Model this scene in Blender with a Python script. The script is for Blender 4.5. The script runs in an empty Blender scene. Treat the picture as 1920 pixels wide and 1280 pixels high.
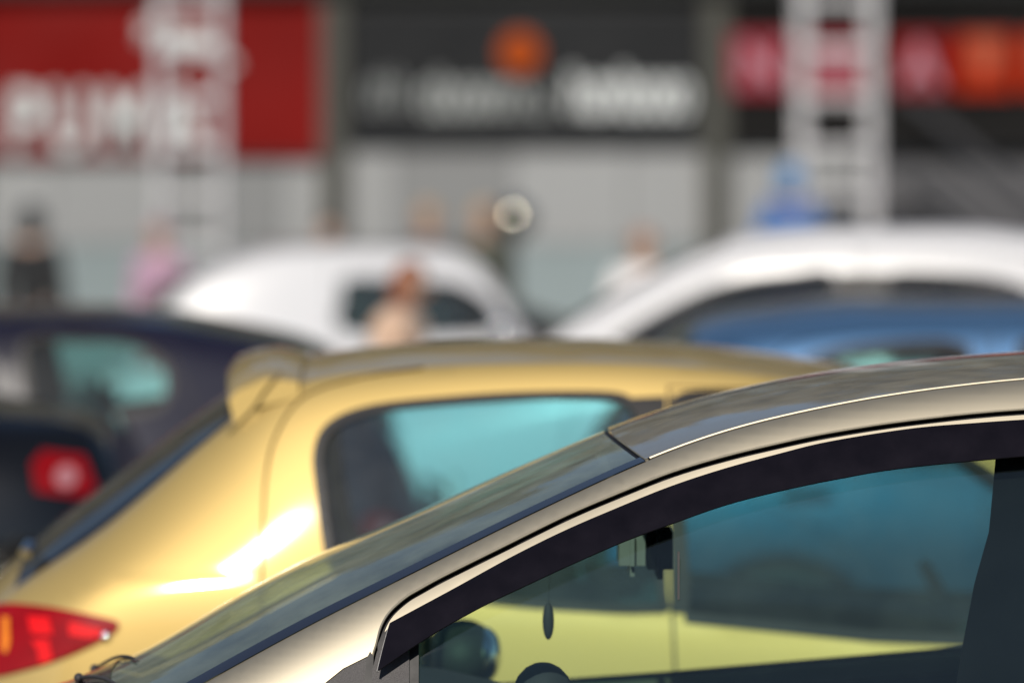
import bpy, bmesh, math, random
import numpy as np
from mathutils import Vector, Matrix
from mathutils.geometry import delaunay_2d_cdt

random.seed(7)
rng = np.random.default_rng(7)
scene = bpy.context.scene
COL = scene.collection
R = math.radians

# ------------------------------------------------------------------ camera, sky, sun, exposure
cam_d = bpy.data.cameras.new('camera')
cam_d.lens = 196.0
cam_d.sensor_width = 36.0
cam_d.clip_start = 0.1
cam_d.clip_end = 2000.0
cam_d.dof.use_dof = True
cam_d.dof.focus_distance = 9.58
cam_d.dof.aperture_fstop = 2.3
cam_d.dof.aperture_blades = 0
cam = bpy.data.objects.new('camera', cam_d)
COL.objects.link(cam)
cam.location = (0, 0, 1.74)
cam.rotation_euler = (R(90 - 1.315), 0, 0)
scene.camera = cam

SUN_EL, SUN_AZ = R(32), R(10)        # height, and how far left of straight behind the camera
sun_dir = Vector((-math.sin(SUN_AZ) * math.cos(SUN_EL), -math.cos(SUN_AZ) * math.cos(SUN_EL), math.sin(SUN_EL)))
world = bpy.data.worlds.new('World')
scene.world = world
world.use_nodes = True
wn = world.node_tree
wn.nodes.clear()
wout = wn.nodes.new('ShaderNodeOutputWorld')
wbg = wn.nodes.new('ShaderNodeBackground')
wsky = wn.nodes.new('ShaderNodeTexSky')
wsky.sky_type = 'NISHITA'
wsky.sun_disc = False
wsky.sun_elevation = SUN_EL
wsky.sun_rotation = math.atan2(sun_dir.x, sun_dir.y)
wsky.air_density = 1.0
wsky.dust_density = 0.0
wsky.ozone_density = 1.6
wbg.inputs['Strength'].default_value = 0.07
wn.links.new(wsky.outputs[0], wbg.inputs['Color'])
wn.links.new(wbg.outputs[0], wout.inputs['Surface'])

sun_d = bpy.data.lights.new('sun', 'SUN')
sun_d.energy = 4.3
sun_d.angle = R(0.55)
sun_d.color = (1.0, 0.93, 0.82)
sun = bpy.data.objects.new('sun', sun_d)
COL.objects.link(sun)
sun.rotation_euler = sun_dir.to_track_quat('Z', 'Y').to_euler()
sun.location = (-20, -30, 30)

scene.view_settings.view_transform = 'Standard'
scene.view_settings.look = 'None'
scene.view_settings.exposure = 0.0
scene.view_settings.gamma = 1.0
scene.view_settings.use_curve_mapping = False
scene.cycles.max_bounces = 14
scene.cycles.transparent_max_bounces = 32
scene.cycles.glossy_bounces = 5
scene.cycles.use_denoising = True
scene.cycles.sample_clamp_indirect = 8.0
scene.cycles.caustics_reflective = False
scene.cycles.caustics_refractive = False


# ------------------------------------------------------------------ materials
def new_mat(name):
    m = bpy.data.materials.new(name)
    m.use_nodes = True
    nt = m.node_tree
    nt.nodes.clear()
    out = nt.nodes.new('ShaderNodeOutputMaterial')
    return m, nt, out


def add_wave(nt, tc, sock, amount):
    """faint lengthwise waviness of pressed sheet or bent glass"""
    mp = nt.nodes.new('ShaderNodeMapping')
    mp.inputs['Scale'].default_value = (0.22, 9.0, 9.0)
    nt.links.new(tc.outputs['Object'], mp.inputs['Vector'])
    nz = nt.nodes.new('ShaderNodeTexNoise')
    nz.inputs['Scale'].default_value = 2.6
    nz.inputs['Detail'].default_value = 5
    nt.links.new(mp.outputs[0], nz.inputs['Vector'])
    bp = nt.nodes.new('ShaderNodeBump')
    bp.inputs['Strength'].default_value = 1.0
    bp.inputs['Distance'].default_value = amount
    nt.links.new(nz.outputs['Fac'], bp.inputs['Height'])
    nt.links.new(bp.outputs[0], sock)


def pbr(name, color, rough=0.5, metal=0.0, coat=0.0, coat_rough=0.03, spec=0.5, var=0.08, scale=8.0, bump=0.0,
        bump_scale=60.0, sheen=0.0, wave=0.0, each=0.0):
    m, nt, out = new_mat(name)
    b = nt.nodes.new('ShaderNodeBsdfPrincipled')
    nt.links.new(b.outputs[0], out.inputs['Surface'])
    b.inputs['Base Color'].default_value = (*color, 1)
    b.inputs['Roughness'].default_value = rough
    b.inputs['Metallic'].default_value = metal
    b.inputs['Coat Weight'].default_value = coat
    b.inputs['Coat Roughness'].default_value = coat_rough
    b.inputs['Specular IOR Level'].default_value = spec
    if sheen:
        b.inputs['Sheen Weight'].default_value = sheen
    tc = nt.nodes.new('ShaderNodeTexCoord')
    if var:
        n = nt.nodes.new('ShaderNodeTexNoise')
        n.inputs['Scale'].default_value = scale
        n.inputs['Detail'].default_value = 6
        nt.links.new(tc.outputs['Object'], n.inputs['Vector'])
        mx = nt.nodes.new('ShaderNodeMix')
        mx.data_type = 'RGBA'
        mx.inputs[6].default_value = (*[c * (1 - var) for c in color], 1)
        mx.inputs[7].default_value = (*[min(1, c * (1 + var)) for c in color], 1)
        nt.links.new(n.outputs['Fac'], mx.inputs[0])
        nt.links.new(mx.outputs[2], b.inputs['Base Color'])
        if each:
            oi = nt.nodes.new('ShaderNodeObjectInfo')
            hs = nt.nodes.new('ShaderNodeHueSaturation')
            vr = nt.nodes.new('ShaderNodeMapRange')
            vr.inputs['To Min'].default_value = 1 - each
            vr.inputs['To Max'].default_value = 1 + each
            nt.links.new(oi.outputs['Random'], vr.inputs['Value'])
            nt.links.new(vr.outputs[0], hs.inputs['Value'])
            nt.links.new(mx.outputs[2], hs.inputs['Color'])
            nt.links.new(hs.outputs[0], b.inputs['Base Color'])
        mr = nt.nodes.new('ShaderNodeMapRange')
        mr.inputs['To Min'].default_value = max(0.0, rough - 0.06)
        mr.inputs['To Max'].default_value = rough + 0.06
        nt.links.new(n.outputs['Fac'], mr.inputs['Value'])
        nt.links.new(mr.outputs[0], b.inputs['Roughness'])
    if wave:
        add_wave(nt, tc, b.inputs['Coat Normal'], wave)
    if bump:
        n2 = nt.nodes.new('ShaderNodeTexNoise')
        n2.inputs['Scale'].default_value = bump_scale
        n2.inputs['Detail'].default_value = 4
        nt.links.new(tc.outputs['Object'], n2.inputs['Vector'])
        bp = nt.nodes.new('ShaderNodeBump')
        bp.inputs['Strength'].default_value = bump
        bp.inputs['Distance'].default_value = 0.002
        nt.links.new(n2.outputs['Fac'], bp.inputs['Height'])
        nt.links.new(bp.outputs[0], b.inputs['Normal'])
    return m


def glass(name, tint, dust=0.04, dust_col=(0.55, 0.55, 0.52), wave=0.0, rough=0.03):
    """thin tinted pane: tinted transmission, Fresnel mirror reflection, a thin uneven film of dust"""
    m, nt, out = new_mat(name)
    N = nt.nodes.new
    L = nt.links.new
    tr = N('ShaderNodeBsdfTransparent')
    tr.inputs['Color'].default_value = (*tint, 1)
    gl = N('ShaderNodeBsdfGlossy')
    gl.inputs['Roughness'].default_value = rough
    gl.inputs['Color'].default_value = (1, 1, 1, 1)
    geo = N('ShaderNodeNewGeometry')
    ior = N('ShaderNodeMapRange')                     # a thin sheet has the same Fresnel curve from either face
    ior.inputs['To Min'].default_value = 1.5
    ior.inputs['To Max'].default_value = 1 / 1.5
    L(geo.outputs['Backfacing'], ior.inputs['Value'])
    fr = N('ShaderNodeFresnel')
    L(ior.outputs[0], fr.inputs['IOR'])
    mx = N('ShaderNodeMixShader')
    L(fr.outputs[0], mx.inputs[0])
    L(tr.outputs[0], mx.inputs[1])
    L(gl.outputs[0], mx.inputs[2])
    df = N('ShaderNodeBsdfDiffuse')
    df.inputs['Color'].default_value = (*dust_col, 1)
    tc = N('ShaderNodeTexCoord')
    if wave:
        add_wave(nt, tc, gl.inputs['Normal'], wave)
    mp = N('ShaderNodeMapping')
    mp.inputs['Scale'].default_value = (3.0, 3.0, 3.0)
    L(tc.outputs['Object'], mp.inputs['Vector'])
    nz = N('ShaderNodeTexNoise')
    nz.inputs['Scale'].default_value = 2.2
    nz.inputs['Detail'].default_value = 9
    nz.inputs['Roughness'].default_value = 0.62
    L(mp.outputs[0], nz.inputs['Vector'])
    mr = N('ShaderNodeMapRange')
    mr.inputs['From Min'].default_value = 0.3
    mr.inputs['From Max'].default_value = 0.72
    mr.inputs['To Min'].default_value = dust * 0.55
    mr.inputs['To Max'].default_value = dust * 1.5
    L(nz.outputs['Fac'], mr.inputs['Value'])
    m2 = N('ShaderNodeMixShader')
    L(mr.outputs[0], m2.inputs[0])
    L(mx.outputs[0], m2.inputs[1])
    L(df.outputs[0], m2.inputs[2])
    L(m2.outputs[0], out.inputs['Surface'])
    return m


M = {}
M['gold'] = pbr('gold_beige_metallic_paint', (0.42, 0.372, 0.285), 0.48, 0.70, 1.0, 0.02, spec=0.1, var=0, wave=0.00035)
M['yellow'] = pbr('yellow_gold_metallic_paint', (0.58, 0.415, 0.15), 0.55, 0.5, 1.0, 0.065, spec=0.1, var=0)
M['white'] = pbr('white_car_paint', (0.60, 0.595, 0.615), 0.5, 0.0, 0.2, 0.2, spec=0.1, var=0)
M['glossy_white'] = pbr('glossy_white_paint', (0.62, 0.615, 0.635), 0.33, 0.0, 1.0, 0.06, spec=0.5, var=0)
M['blue'] = pbr('blue_metallic_paint', (0.058, 0.125, 0.24), 0.42, 0.4, 1.0, 0.08, spec=0.1, var=0)
M['navy'] = pbr('dark_navy_paint', (0.011, 0.0095, 0.022), 0.5, 0.0, 1.0, 0.06, spec=0.1, var=0)
M['charcoal'] = pbr('dark_charcoal_paint', (0.004, 0.004, 0.005), 0.5, 0.0, 1.0, 0.06, spec=0.1, var=0)
M['seal'] = pbr('black_rubber_seal', (0.008, 0.007, 0.009), 0.5, spec=0.3, var=0.15, scale=40, bump=0.15)
M['frit'] = pbr('black_ceramic_glass_border', (0.014, 0.012, 0.020), 0.12, spec=0.5, var=0.1)
M['deflector'] = pbr('smoked_acrylic', (0.007, 0.0055, 0.008), 0.20, spec=0.26, var=0.5, scale=22)
M['plastic'] = pbr('grey_black_textured_plastic', (0.045, 0.04, 0.042), 0.55, var=0.12, scale=30, bump=0.5, bump_scale=500)
M['trim'] = pbr('dark_interior_trim', (0.035, 0.036, 0.042), 0.75, var=0.12, scale=12)
M['black_trim'] = pbr('black_pillar_lining', (0.0045, 0.0045, 0.005), 0.9, spec=0.05, var=0.1)
M['joint'] = pbr('shaded_yellow_gap', (0.13, 0.088, 0.03), 0.8, spec=0.1, var=0)
M['sunlit_plastic'] = pbr('sunlit_moulded_plastic', (0.17, 0.18, 0.17), 0.6, var=0.1)  # pale tone stands in for sun on the mirror housing
M['liner'] = pbr('light_headliner_fabric', (0.34, 0.35, 0.33), 0.9, var=0.08, scale=12)
M['seat'] = pbr('dark_seat_fabric', (0.035, 0.036, 0.042), 0.9, var=0.2, scale=40, bump=0.6, bump_scale=300)
M['tyre'] = pbr('tyre_rubber', (0.02, 0.02, 0.02), 0.8, var=0.2, scale=20)
M['rim'] = pbr('alloy_wheel_metal', (0.5, 0.5, 0.52), 0.32, 0.9, var=0.05)
M['chrome'] = pbr('chrome', (0.8, 0.8, 0.8), 0.14, 1.0, var=0)
M['under'] = pbr('underbody_black', (0.012, 0.012, 0.012), 0.9)
M['red_lens'] = pbr('red_lamp_plastic', (0.28, 0.003, 0.006), 0.35, spec=0.2, coat=0.3, coat_rough=0.06, var=0.3, scale=14)
M['red_lens_dark'] = pbr('dark_red_lamp_plastic', (0.22, 0.002, 0.004), 0.35, spec=0.2, coat=0.3, coat_rough=0.06, var=0.3, scale=14)
M['red_lens_bright'] = pbr('bright_red_reflector', (0.80, 0.010, 0.012), 0.35, spec=0.2, coat=0.3, var=0.2, scale=30)
M['amber_lens'] = pbr('amber_lamp_plastic', (0.85, 0.22, 0.01), 0.25, coat=1.0, var=0.2, scale=30)
M['clear_lens'] = pbr('clear_lamp_plastic', (0.6, 0.6, 0.62), 0.12, 0.5, coat=1.0, var=0.1)
M['pink_glint'] = pbr('pinkish_lens_glint', (0.42, 0.17, 0.19), 0.2, coat=0.5, var=0.2)  # pale pink stands in for blurred glints over the red
M['plate'] = pbr('number_plate_white', (0.7, 0.7, 0.68), 0.4)
M['glass_gold'] = glass('green_tinted_side_glass', (0.76, 0.93, 0.87), 0.016, (0.24, 0.34, 0.36), rough=0.006)
M['glass_ws'] = glass('green_tinted_windscreen_glass', (0.70, 0.86, 0.77), 0.20, (0.42, 0.50, 0.43), wave=0.00035)
M['glass_yel'] = glass('teal_tinted_side_glass', (0.47, 0.81, 0.84), 0.05)
M['glass_door'] = glass('teal_tinted_door_glass', (0.36, 0.64, 0.64), 0.05)
M['glass_dark'] = glass('dark_tinted_glass', (0.52, 0.78, 0.76), 0.04)
M['glass_black'] = glass('black_privacy_glass', (0.10, 0.12, 0.15), 0.03)
M['asphalt'] = pbr('asphalt', (0.10, 0.10, 0.10), 0.85, var=0.3, scale=3, bump=0.8, bump_scale=40)
M['concrete'] = pbr('pale_concrete', (0.42, 0.42, 0.40), 0.85, var=0.12, scale=2)
M['wall'] = pbr('pale_grey_wall_panel', (0.24, 0.245, 0.25), 0.7, var=0.18, scale=1.1, each=0.22)
M['wall_low'] = pbr('blue_grey_wall_panel', (0.19, 0.23, 0.24), 0.7, var=0.18, scale=1.1, each=0.22)
M['wall_dark'] = pbr('dark_grey_shutter', (0.075, 0.074, 0.082), 0.6, var=0.15, scale=1.2)
M['column'] = pbr('olive_brown_column', (0.05, 0.05, 0.042), 0.7, var=0.15, scale=3)
M['fascia'] = pbr('dark_roof_fascia', (0.03, 0.032, 0.032), 0.6, var=0.15)
M['roof'] = pbr('grey_metal_roof', (0.16, 0.16, 0.15), 0.6, var=0.15)
M['banner_red'] = pbr('red_vinyl', (0.155, 0.005, 0.004), 0.55, spec=0.08, var=0.45, scale=0.55)
M['banner_grey'] = pbr('dark_grey_vinyl', (0.019, 0.020, 0.022), 0.6, spec=0.08, var=0.25, scale=0.8)
M['banner_black'] = pbr('black_vinyl', (0.0085, 0.008, 0.008), 0.6, spec=0.08, var=0.2, scale=0.8)
M['print_white'] = pbr('white_print', (0.52, 0.54, 0.545), 0.6, spec=0.08, var=0.05)
M['print_grey'] = pbr('pale_grey_print', (0.30, 0.315, 0.315), 0.6, spec=0.08, var=0.05)
M['print_orange'] = pbr('orange_print', (0.33, 0.055, 0.006), 0.55, spec=0.08, var=0.15, scale=3)
M['print_crimson'] = pbr('crimson_print', (0.21, 0.008, 0.018), 0.55, spec=0.08, var=0.1)
M['print_deep_red'] = pbr('deep_red_print', (0.17, 0.002, 0.003), 0.55, spec=0.08, var=0.1)
M['print_orange_red'] = pbr('orange_red_print', (0.30, 0.018, 0.002), 0.55, spec=0.08, var=0.1)
M['print_pink'] = pbr('pink_print', (0.36, 0.17, 0.21), 0.55, spec=0.08, var=0.1)
M['print_salmon'] = pbr('salmon_print', (0.34, 0.085, 0.045), 0.55, spec=0.08, var=0.1)
M['alu'] = pbr('aluminium_tube', (0.54, 0.53, 0.545), 0.5, 0.1, var=0.05)
M['steel'] = pbr('dark_painted_steel', (0.05, 0.05, 0.055), 0.5, var=0.1)
M['leaf'] = pbr('tree_leaves', (0.24, 0.22, 0.165), 0.85, var=0.8, scale=0.5)
M['bark'] = pbr('tree_bark', (0.07, 0.055, 0.04), 0.9, var=0.2)
M['skin'] = pbr('skin', (0.40, 0.25, 0.18), 0.55, var=0.05)
M['cream'] = pbr('polished_pale_brass', (0.55, 0.50, 0.40), 0.15, 1.0, var=0)


def cloth(name, c):
    return pbr(name, c, 0.9, var=0.15, scale=14, sheen=0.2)


# ------------------------------------------------------------------ object helpers
def link(o, parent=None):
    COL.objects.link(o)
    if parent is not None:
        o.parent = parent
    return o


def mesh_obj(name, verts, faces, mat, parent=None, normals=None, smooth=True, mats=None, fmat=None):
    me = bpy.data.meshes.new(name)
    me.from_pydata([tuple(map(float, v)) for v in verts], [], [tuple(int(i) for i in f) for f in faces])
    for mm in (mats or [mat]):
        me.materials.append(mm)
    if fmat is not None:
        me.polygons.foreach_set('material_index', list(fmat))
    if smooth:
        me.polygons.foreach_set('use_smooth', [True] * len(me.polygons))
    me.update()
    if normals is not None:
        me.normals_split_custom_set_from_vertices([tuple(map(float, n)) for n in normals])
    return link(bpy.data.objects.new(name, me), parent)


def thing(name, label, cat, loc=(0, 0, 0), rz=0.0, group=None):
    o = bpy.data.objects.new(name, None)
    o.empty_display_size = 0.2
    o.location = loc
    o.rotation_euler = (0, 0, rz)
    return tag(link(o), label, cat, group)


def tag(o, label=None, cat=None, group=None, kind=None):
    for k, v in (('label', label), ('category', cat), ('group', group), ('kind', kind)):
        if v:
            o[k] = v
    return o


def copy_tree(o, parent=None):
    c = o.copy()
    COL.objects.link(c)
    c.parent = parent
    for ch in list(o.children):
        copy_tree(ch, c)
    return c


class MB:
    """collects simple shapes, then becomes one mesh object"""

    def __init__(self):
        self.v, self.f = [], []

    def add(self, v, f):
        n = len(self.v)
        self.v += [tuple(p) for p in v]
        self.f += [tuple(i + n for i in q) for q in f]
        return self

    def box(self, c, s, rz=0.0, rx=0.0, ry=0.0, bev=0.0):
        bm = bmesh.new()
        bmesh.ops.create_cube(bm, size=1)
        bmesh.ops.scale(bm, vec=s, verts=bm.verts)
        if bev:
            bmesh.ops.bevel(bm, geom=list(bm.edges), offset=bev, segments=2, affect='EDGES')
        mt = Matrix.Translation(c) @ Matrix.Rotation(rz, 4, 'Z') @ Matrix.Rotation(ry, 4, 'Y') @ Matrix.Rotation(rx, 4, 'X')
        bmesh.ops.transform(bm, matrix=mt, verts=bm.verts)
        return self._bm(bm)

    def ball(self, c, s, seg=16, rings=10, rz=0.0, ry=0.0):
        bm = bmesh.new()
        bmesh.ops.create_uvsphere(bm, u_segments=seg, v_segments=rings, radius=1)
        bmesh.ops.scale(bm, vec=s, verts=bm.verts)
        bmesh.ops.transform(bm, matrix=Matrix.Translation(c) @ Matrix.Rotation(rz, 4, 'Z') @ Matrix.Rotation(ry, 4, 'Y'), verts=bm.verts)
        return self._bm(bm)

    def _bm(self, bm):
        bm.verts.index_update()
        self.add([v.co.copy() for v in bm.verts], [[v.index for v in f.verts] for f in bm.faces])
        bm.free()
        return self

    def tube(self, pts, r, seg=8, closed=False, caps=True):
        pts = [Vector(p) for p in pts]
        n = len(pts)
        rs = r if isinstance(r, (list, tuple)) else [r] * n
        base = len(self.v)
        up = None
        for i in range(n):
            a = pts[(i - 1) % n] if (closed or i > 0) else pts[i]
            b = pts[(i + 1) % n] if (closed or i < n - 1) else pts[i]
            t = (b - a).normalized()
            if up is None:
                up = Vector((0, 0, 1)) if abs(t.z) < 0.9 else Vector((1, 0, 0))
            x = t.cross(up).normalized()
            up = x.cross(t).normalized()
            for k in range(seg):
                an = 2 * math.pi * k / seg
                self.v.append(tuple(pts[i] + (x * math.cos(an) + up * math.sin(an)) * rs[i]))
        m = n if closed else n - 1
        for i in range(m):
            for k in range(seg):
                a = base + i * seg + k
                b = base + i * seg + (k + 1) % seg
                c = base + ((i + 1) % n) * seg + (k + 1) % seg
                d = base + ((i + 1) % n) * seg + k
                self.f.append((a, b, c, d))
        if caps and not closed:
            self.f.append(tuple(base + k for k in reversed(range(seg))))
            self.f.append(tuple(base + (n - 1) * seg + k for k in range(seg)))
        return self

    def lathe(self, prof, c=(0, 0, 0), axis='Z', seg=24):
        """prof: (radius, height) pairs"""
        base = len(self.v)
        for (r, h) in prof:
            for k in range(seg):
                a = 2 * math.pi * k / seg
                p = (r * math.cos(a), r * math.sin(a), h)
                if axis == 'Y':
                    p = (p[0], p[2], p[1])
                self.v.append((p[0] + c[0], p[1] + c[1], p[2] + c[2]))
        for i in range(len(prof) - 1):
            for k in range(seg):
                q = (base + i * seg + k, base + i * seg + (k + 1) % seg, base + (i + 1) * seg + (k + 1) % seg, base + (i + 1) * seg + k)
                self.f.append(q if axis == 'Z' else q[::-1])
        return self

    def prism(self, poly, depth, origin=(0, 0, 0), plane='XZ'):
        """polygon in x,z extruded back along y"""
        n = len(poly)
        ox, oy, oz = origin
        v = [(ox + p[0], oy, oz + p[1]) for p in poly] + [(ox + p[0], oy + depth, oz + p[1]) for p in poly]
        f = [tuple(range(n)), tuple(reversed(range(n, 2 * n)))]
        f += [(i, n + i, n + (i + 1) % n, (i + 1) % n) for i in range(n)]
        return self.add(v, f)

    def build(self, name, mat, parent=None, smooth=False, angle=35):
        o = mesh_obj(name, self.v, self.f, mat, parent, smooth=smooth)
        bm = bmesh.new()
        bm.from_mesh(o.data)
        bmesh.ops.recalc_face_normals(bm, faces=bm.faces)
        if smooth:
            for e in bm.edges:
                if len(e.link_faces) == 2 and e.calc_face_angle(0) > R(angle):
                    e.smooth = False
        bm.to_mesh(o.data)
        bm.free()
        return o


# ------------------------------------------------------------------ curves
class Curve:
    """smooth monotone interpolation through points"""

    def __init__(self, pts, sigma=0.0):
        self.x = np.array([p[0] for p in pts], float)
        self.y = np.array([p[1] for p in pts], float)
        self._slopes()
        if sigma > 0:                                   # fair the line: no wobble in its slope
            xs = np.arange(self.x[0] - 4 * sigma, self.x[-1] + 4 * sigma, sigma / 6)
            ys = self(xs)
            kx = np.arange(-24, 25) / 6.0
            kk = np.exp(-kx ** 2 / 2)
            kk /= kk.sum()
            ys = np.convolve(np.pad(ys, 24, mode='reflect', reflect_type='odd'), kk, mode='valid')
            self.x, self.y = xs[::2], ys[::2]
            self.m = np.gradient(self.y, self.x)

    def _slopes(self):
        h = np.diff(self.x)
        d = np.diff(self.y) / h
        m = np.zeros(len(self.x))
        if len(d) > 1:
            for i in range(1, len(d)):
                if d[i - 1] * d[i] > 0:
                    w1, w2 = 2 * h[i] + h[i - 1], h[i] + 2 * h[i - 1]
                    m[i] = (w1 + w2) / (w1 / d[i - 1] + w2 / d[i])
        m[0], m[-1] = d[0], d[-1]
        self.m = m

    def __call__(self, q):
        q = np.asarray(q, float)
        i = np.clip(np.searchsorted(self.x, q) - 1, 0, len(self.x) - 2)
        h = self.x[i + 1] - self.x[i]
        t = (q - self.x[i]) / h
        lin0 = self.y[0] + (q - self.x[0]) * self.m[0]
        lin1 = self.y[-1] + (q - self.x[-1]) * self.m[-1]
        t2, t3 = t * t, t * t * t
        v = (2 * t3 - 3 * t2 + 1) * self.y[i] + (t3 - 2 * t2 + t) * h * self.m[i] + (-2 * t3 + 3 * t2) * self.y[i + 1] + (t3 - t2) * h * self.m[i + 1]
        return np.where(q < self.x[0], lin0, np.where(q > self.x[-1], lin1, v))


def in_poly(px, pz, poly):
    poly = np.asarray(poly, float)
    ins = np.zeros(len(px), bool)
    j = len(poly) - 1
    for i in range(len(poly)):
        xi, zi = poly[i]
        xj, zj = poly[j]
        c = ((zi > pz) != (zj > pz)) & (px < (xj - xi) * (pz - zi) / (zj - zi + 1e-12) + xi)
        ins ^= c
        j = i
    return ins


def resample(poly, step, closed=True):
    out = []
    n = len(poly)
    for i in range(n if closed else n - 1):
        a, b = np.array(poly[i], float), np.array(poly[(i + 1) % n], float)
        k = max(1, int(np.ceil(np.linalg.norm(b - a) / step)))
        for q in range(k):
            out.append(tuple(a + (b - a) * q / k))
    if not closed:
        out.append(tuple(poly[-1]))
    return out


def smooth_line(pts, n):
    """dense Catmull-Rom through 2D points"""
    P = [np.array(p, float) for p in pts]
    P = [2 * P[0] - P[1]] + P + [2 * P[-1] - P[-2]]
    out = []
    for i in range(1, len(P) - 2):
        for q in range(n):
            t = q / n
            out.append(tuple(0.5 * (2 * P[i] + (P[i + 1] - P[i - 1]) * t + (2 * P[i - 1] - 5 * P[i] + 4 * P[i + 1] - P[i + 2]) * t * t +
                                    (3 * P[i] - P[i - 1] - 3 * P[i + 1] + P[i + 2]) * t ** 3)))
    out.append(tuple(P[-2]))
    return out


# ------------------------------------------------------------------ car surfaces
class Car:
    """Local frame: x along the car, y across, z up, origin on the ground under the middle.
    The body is two curved sheets that meet on an edge line: sides y(x, z) and top z(x, y)."""

    def __init__(self, root, edge, ye, crown, belt, Wb, sill=((-9, .22), (9, .22)), bulge=0.06, k=0.30, r=0.30, cpow=2.2, res=0.045, sg=0.045):
        self.root = root
        self.ze, self.ye, self.cr, self.zb, self.Wb, self.zs = Curve(edge, sg), Curve(ye, .10), Curve(crown, .09), Curve(belt, .10), Curve(Wb, .10), Curve(sill)
        self.x0, self.x1 = edge[0][0], edge[-1][0]
        self.bulge, self.k, self.r, self.cpow, self.res, self.soft = bulge, k, r, cpow, res, 0.045

    def side_y(self, x, z):
        ze = self.ze(x)
        a, b = self.zb(x), ze - 0.07
        zb = -0.03 * np.logaddexp(-a / 0.03, -b / 0.03)
        ye, W = self.ye(x), self.Wb(x)
        t = (ze - z) / (ze - zb)
        tc = np.clip(t, 0, 1)
        rr = np.clip(tc / self.r, 0, 1)
        F = (1 - self.k) * tc + self.k * np.sqrt(np.maximum(0, 1 - (1 - rr) ** 2))
        up = ye + (W - ye) * F
        u = np.clip((zb - z) / (zb - self.zs(x)), 0, 1.2)
        low = W + self.bulge * np.sin(np.clip(u * 1.25, 0, 1.25) * math.pi * 0.8) - 0.06 * u ** 4
        s0 = (W - ye) * (1 - self.k) / (ze - zb)            # the belt line is a soft shoulder, not a crease
        low = low + s0 * self.soft * (1 - np.exp(-np.maximum(0, zb - z) / self.soft))
        return np.where(t <= 1, up, low)

    def side_pos(self, x, z, s):
        return np.stack([x, s * self.side_y(x, z), z], -1)

    def side_nrm(self, x, z, s):
        e = 2e-3
        zz = np.minimum(z, self.ze(x) - 2.5e-3)
        dx = self.side_pos(x + e, zz, s) - self.side_pos(x - e, zz, s)
        dz = self.side_pos(x, zz + e * .9, s) - self.side_pos(x, zz - e * .9, s)
        n = np.cross(dx, dz)
        n /= np.linalg.norm(n, axis=-1, keepdims=True) + 1e-12
        n[n[:, 1] * s < 0] *= -1
        return n

    def top_pos(self, x, v):
        ye = self.ye(x)
        return np.stack([x, v * ye, self.ze(x) + self.cr(x) * (1 - np.abs(v) ** self.cpow)], -1)

    def top_nrm(self, x, v):
        e = 2e-3
        vv = np.clip(v, -1 + e, 1 - e)
        n = np.cross(self.top_pos(x + e, vv) - self.top_pos(x - e, vv), self.top_pos(x, vv + e) - self.top_pos(x, vv - e))
        n /= np.linalg.norm(n, axis=-1, keepdims=True) + 1e-12
        n[n[:, 2] < 0] *= -1
        return n

    def side(self, name, mat, outer, holes=(), off=0.0, sides=(-1, 1), res=None, parent=None):
        res = res or self.res
        V, Fc, Nn = [], [], []
        outer = resample(outer, res)
        holes = [resample(h, res) for h in holes]
        pts, edges = [], []
        for loop in [outer] + holes:
            b = len(pts)
            pts += loop
            edges += [(b + i, b + (i + 1) % len(loop)) for i in range(len(loop))]
        bp = np.array(pts)
        gx = np.arange(bp[:, 0].min(), bp[:, 0].max(), res)
        gz = np.arange(bp[:, 1].min(), bp[:, 1].max(), res)
        X, Z = np.meshgrid(gx, gz)
        X, Z = X.ravel() + res * .37, Z.ravel() + res * .41
        ok = in_poly(X, Z, outer)
        for h in holes:
            ok &= ~in_poly(X, Z, h)
        X, Z = X[ok], Z[ok]
        if len(X):
            keep = np.ones(len(X), bool)
            for i0 in range(0, len(X), 2000):
                sl = slice(i0, i0 + 2000)
                keep[sl] = np.min((X[sl, None] - bp[None, :, 0]) ** 2 + (Z[sl, None] - bp[None, :, 1]) ** 2, axis=1) > (res * .45) ** 2
            pts = pts + list(zip(X[keep], Z[keep]))
        vo, eo, fo, *_ = delaunay_2d_cdt([Vector((float(a), float(b))) for a, b in pts], edges, [], 0, 1e-5)
        vo = np.array([(p[0], p[1]) for p in vo])
        fo = np.array([f for f in fo if len(f) == 3])
        c = vo[fo].mean(axis=1)
        ok = in_poly(c[:, 0], c[:, 1], outer)
        for h in holes:
            ok &= ~in_poly(c[:, 0], c[:, 1], h)
        fo = fo[ok]
        objs = []
        for s in sides:
            if name != 'body':
                V, Fc, Nn = [], [], []
            P = self.side_pos(vo[:, 0], vo[:, 1], s)
            n = self.side_nrm(vo[:, 0], vo[:, 1], s)
            b = len(V)
            V += list(P + n * off)
            Nn += list(n)
            a = vo[fo]
            cr = (a[:, 1, 0] - a[:, 0, 0]) * (a[:, 2, 1] - a[:, 0, 1]) - (a[:, 1, 1] - a[:, 0, 1]) * (a[:, 2, 0] - a[:, 0, 0])
            for q, w in zip(fo, cr):
                q = tuple(int(i) + b for i in q)
                Fc.append(q if (w > 0) == (s < 0) else q[::-1])
            if name != 'body' or s == sides[-1]:
                objs.append(mesh_obj(name, V, Fc, mat, parent or self.root, normals=Nn))
        return objs[0]

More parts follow.
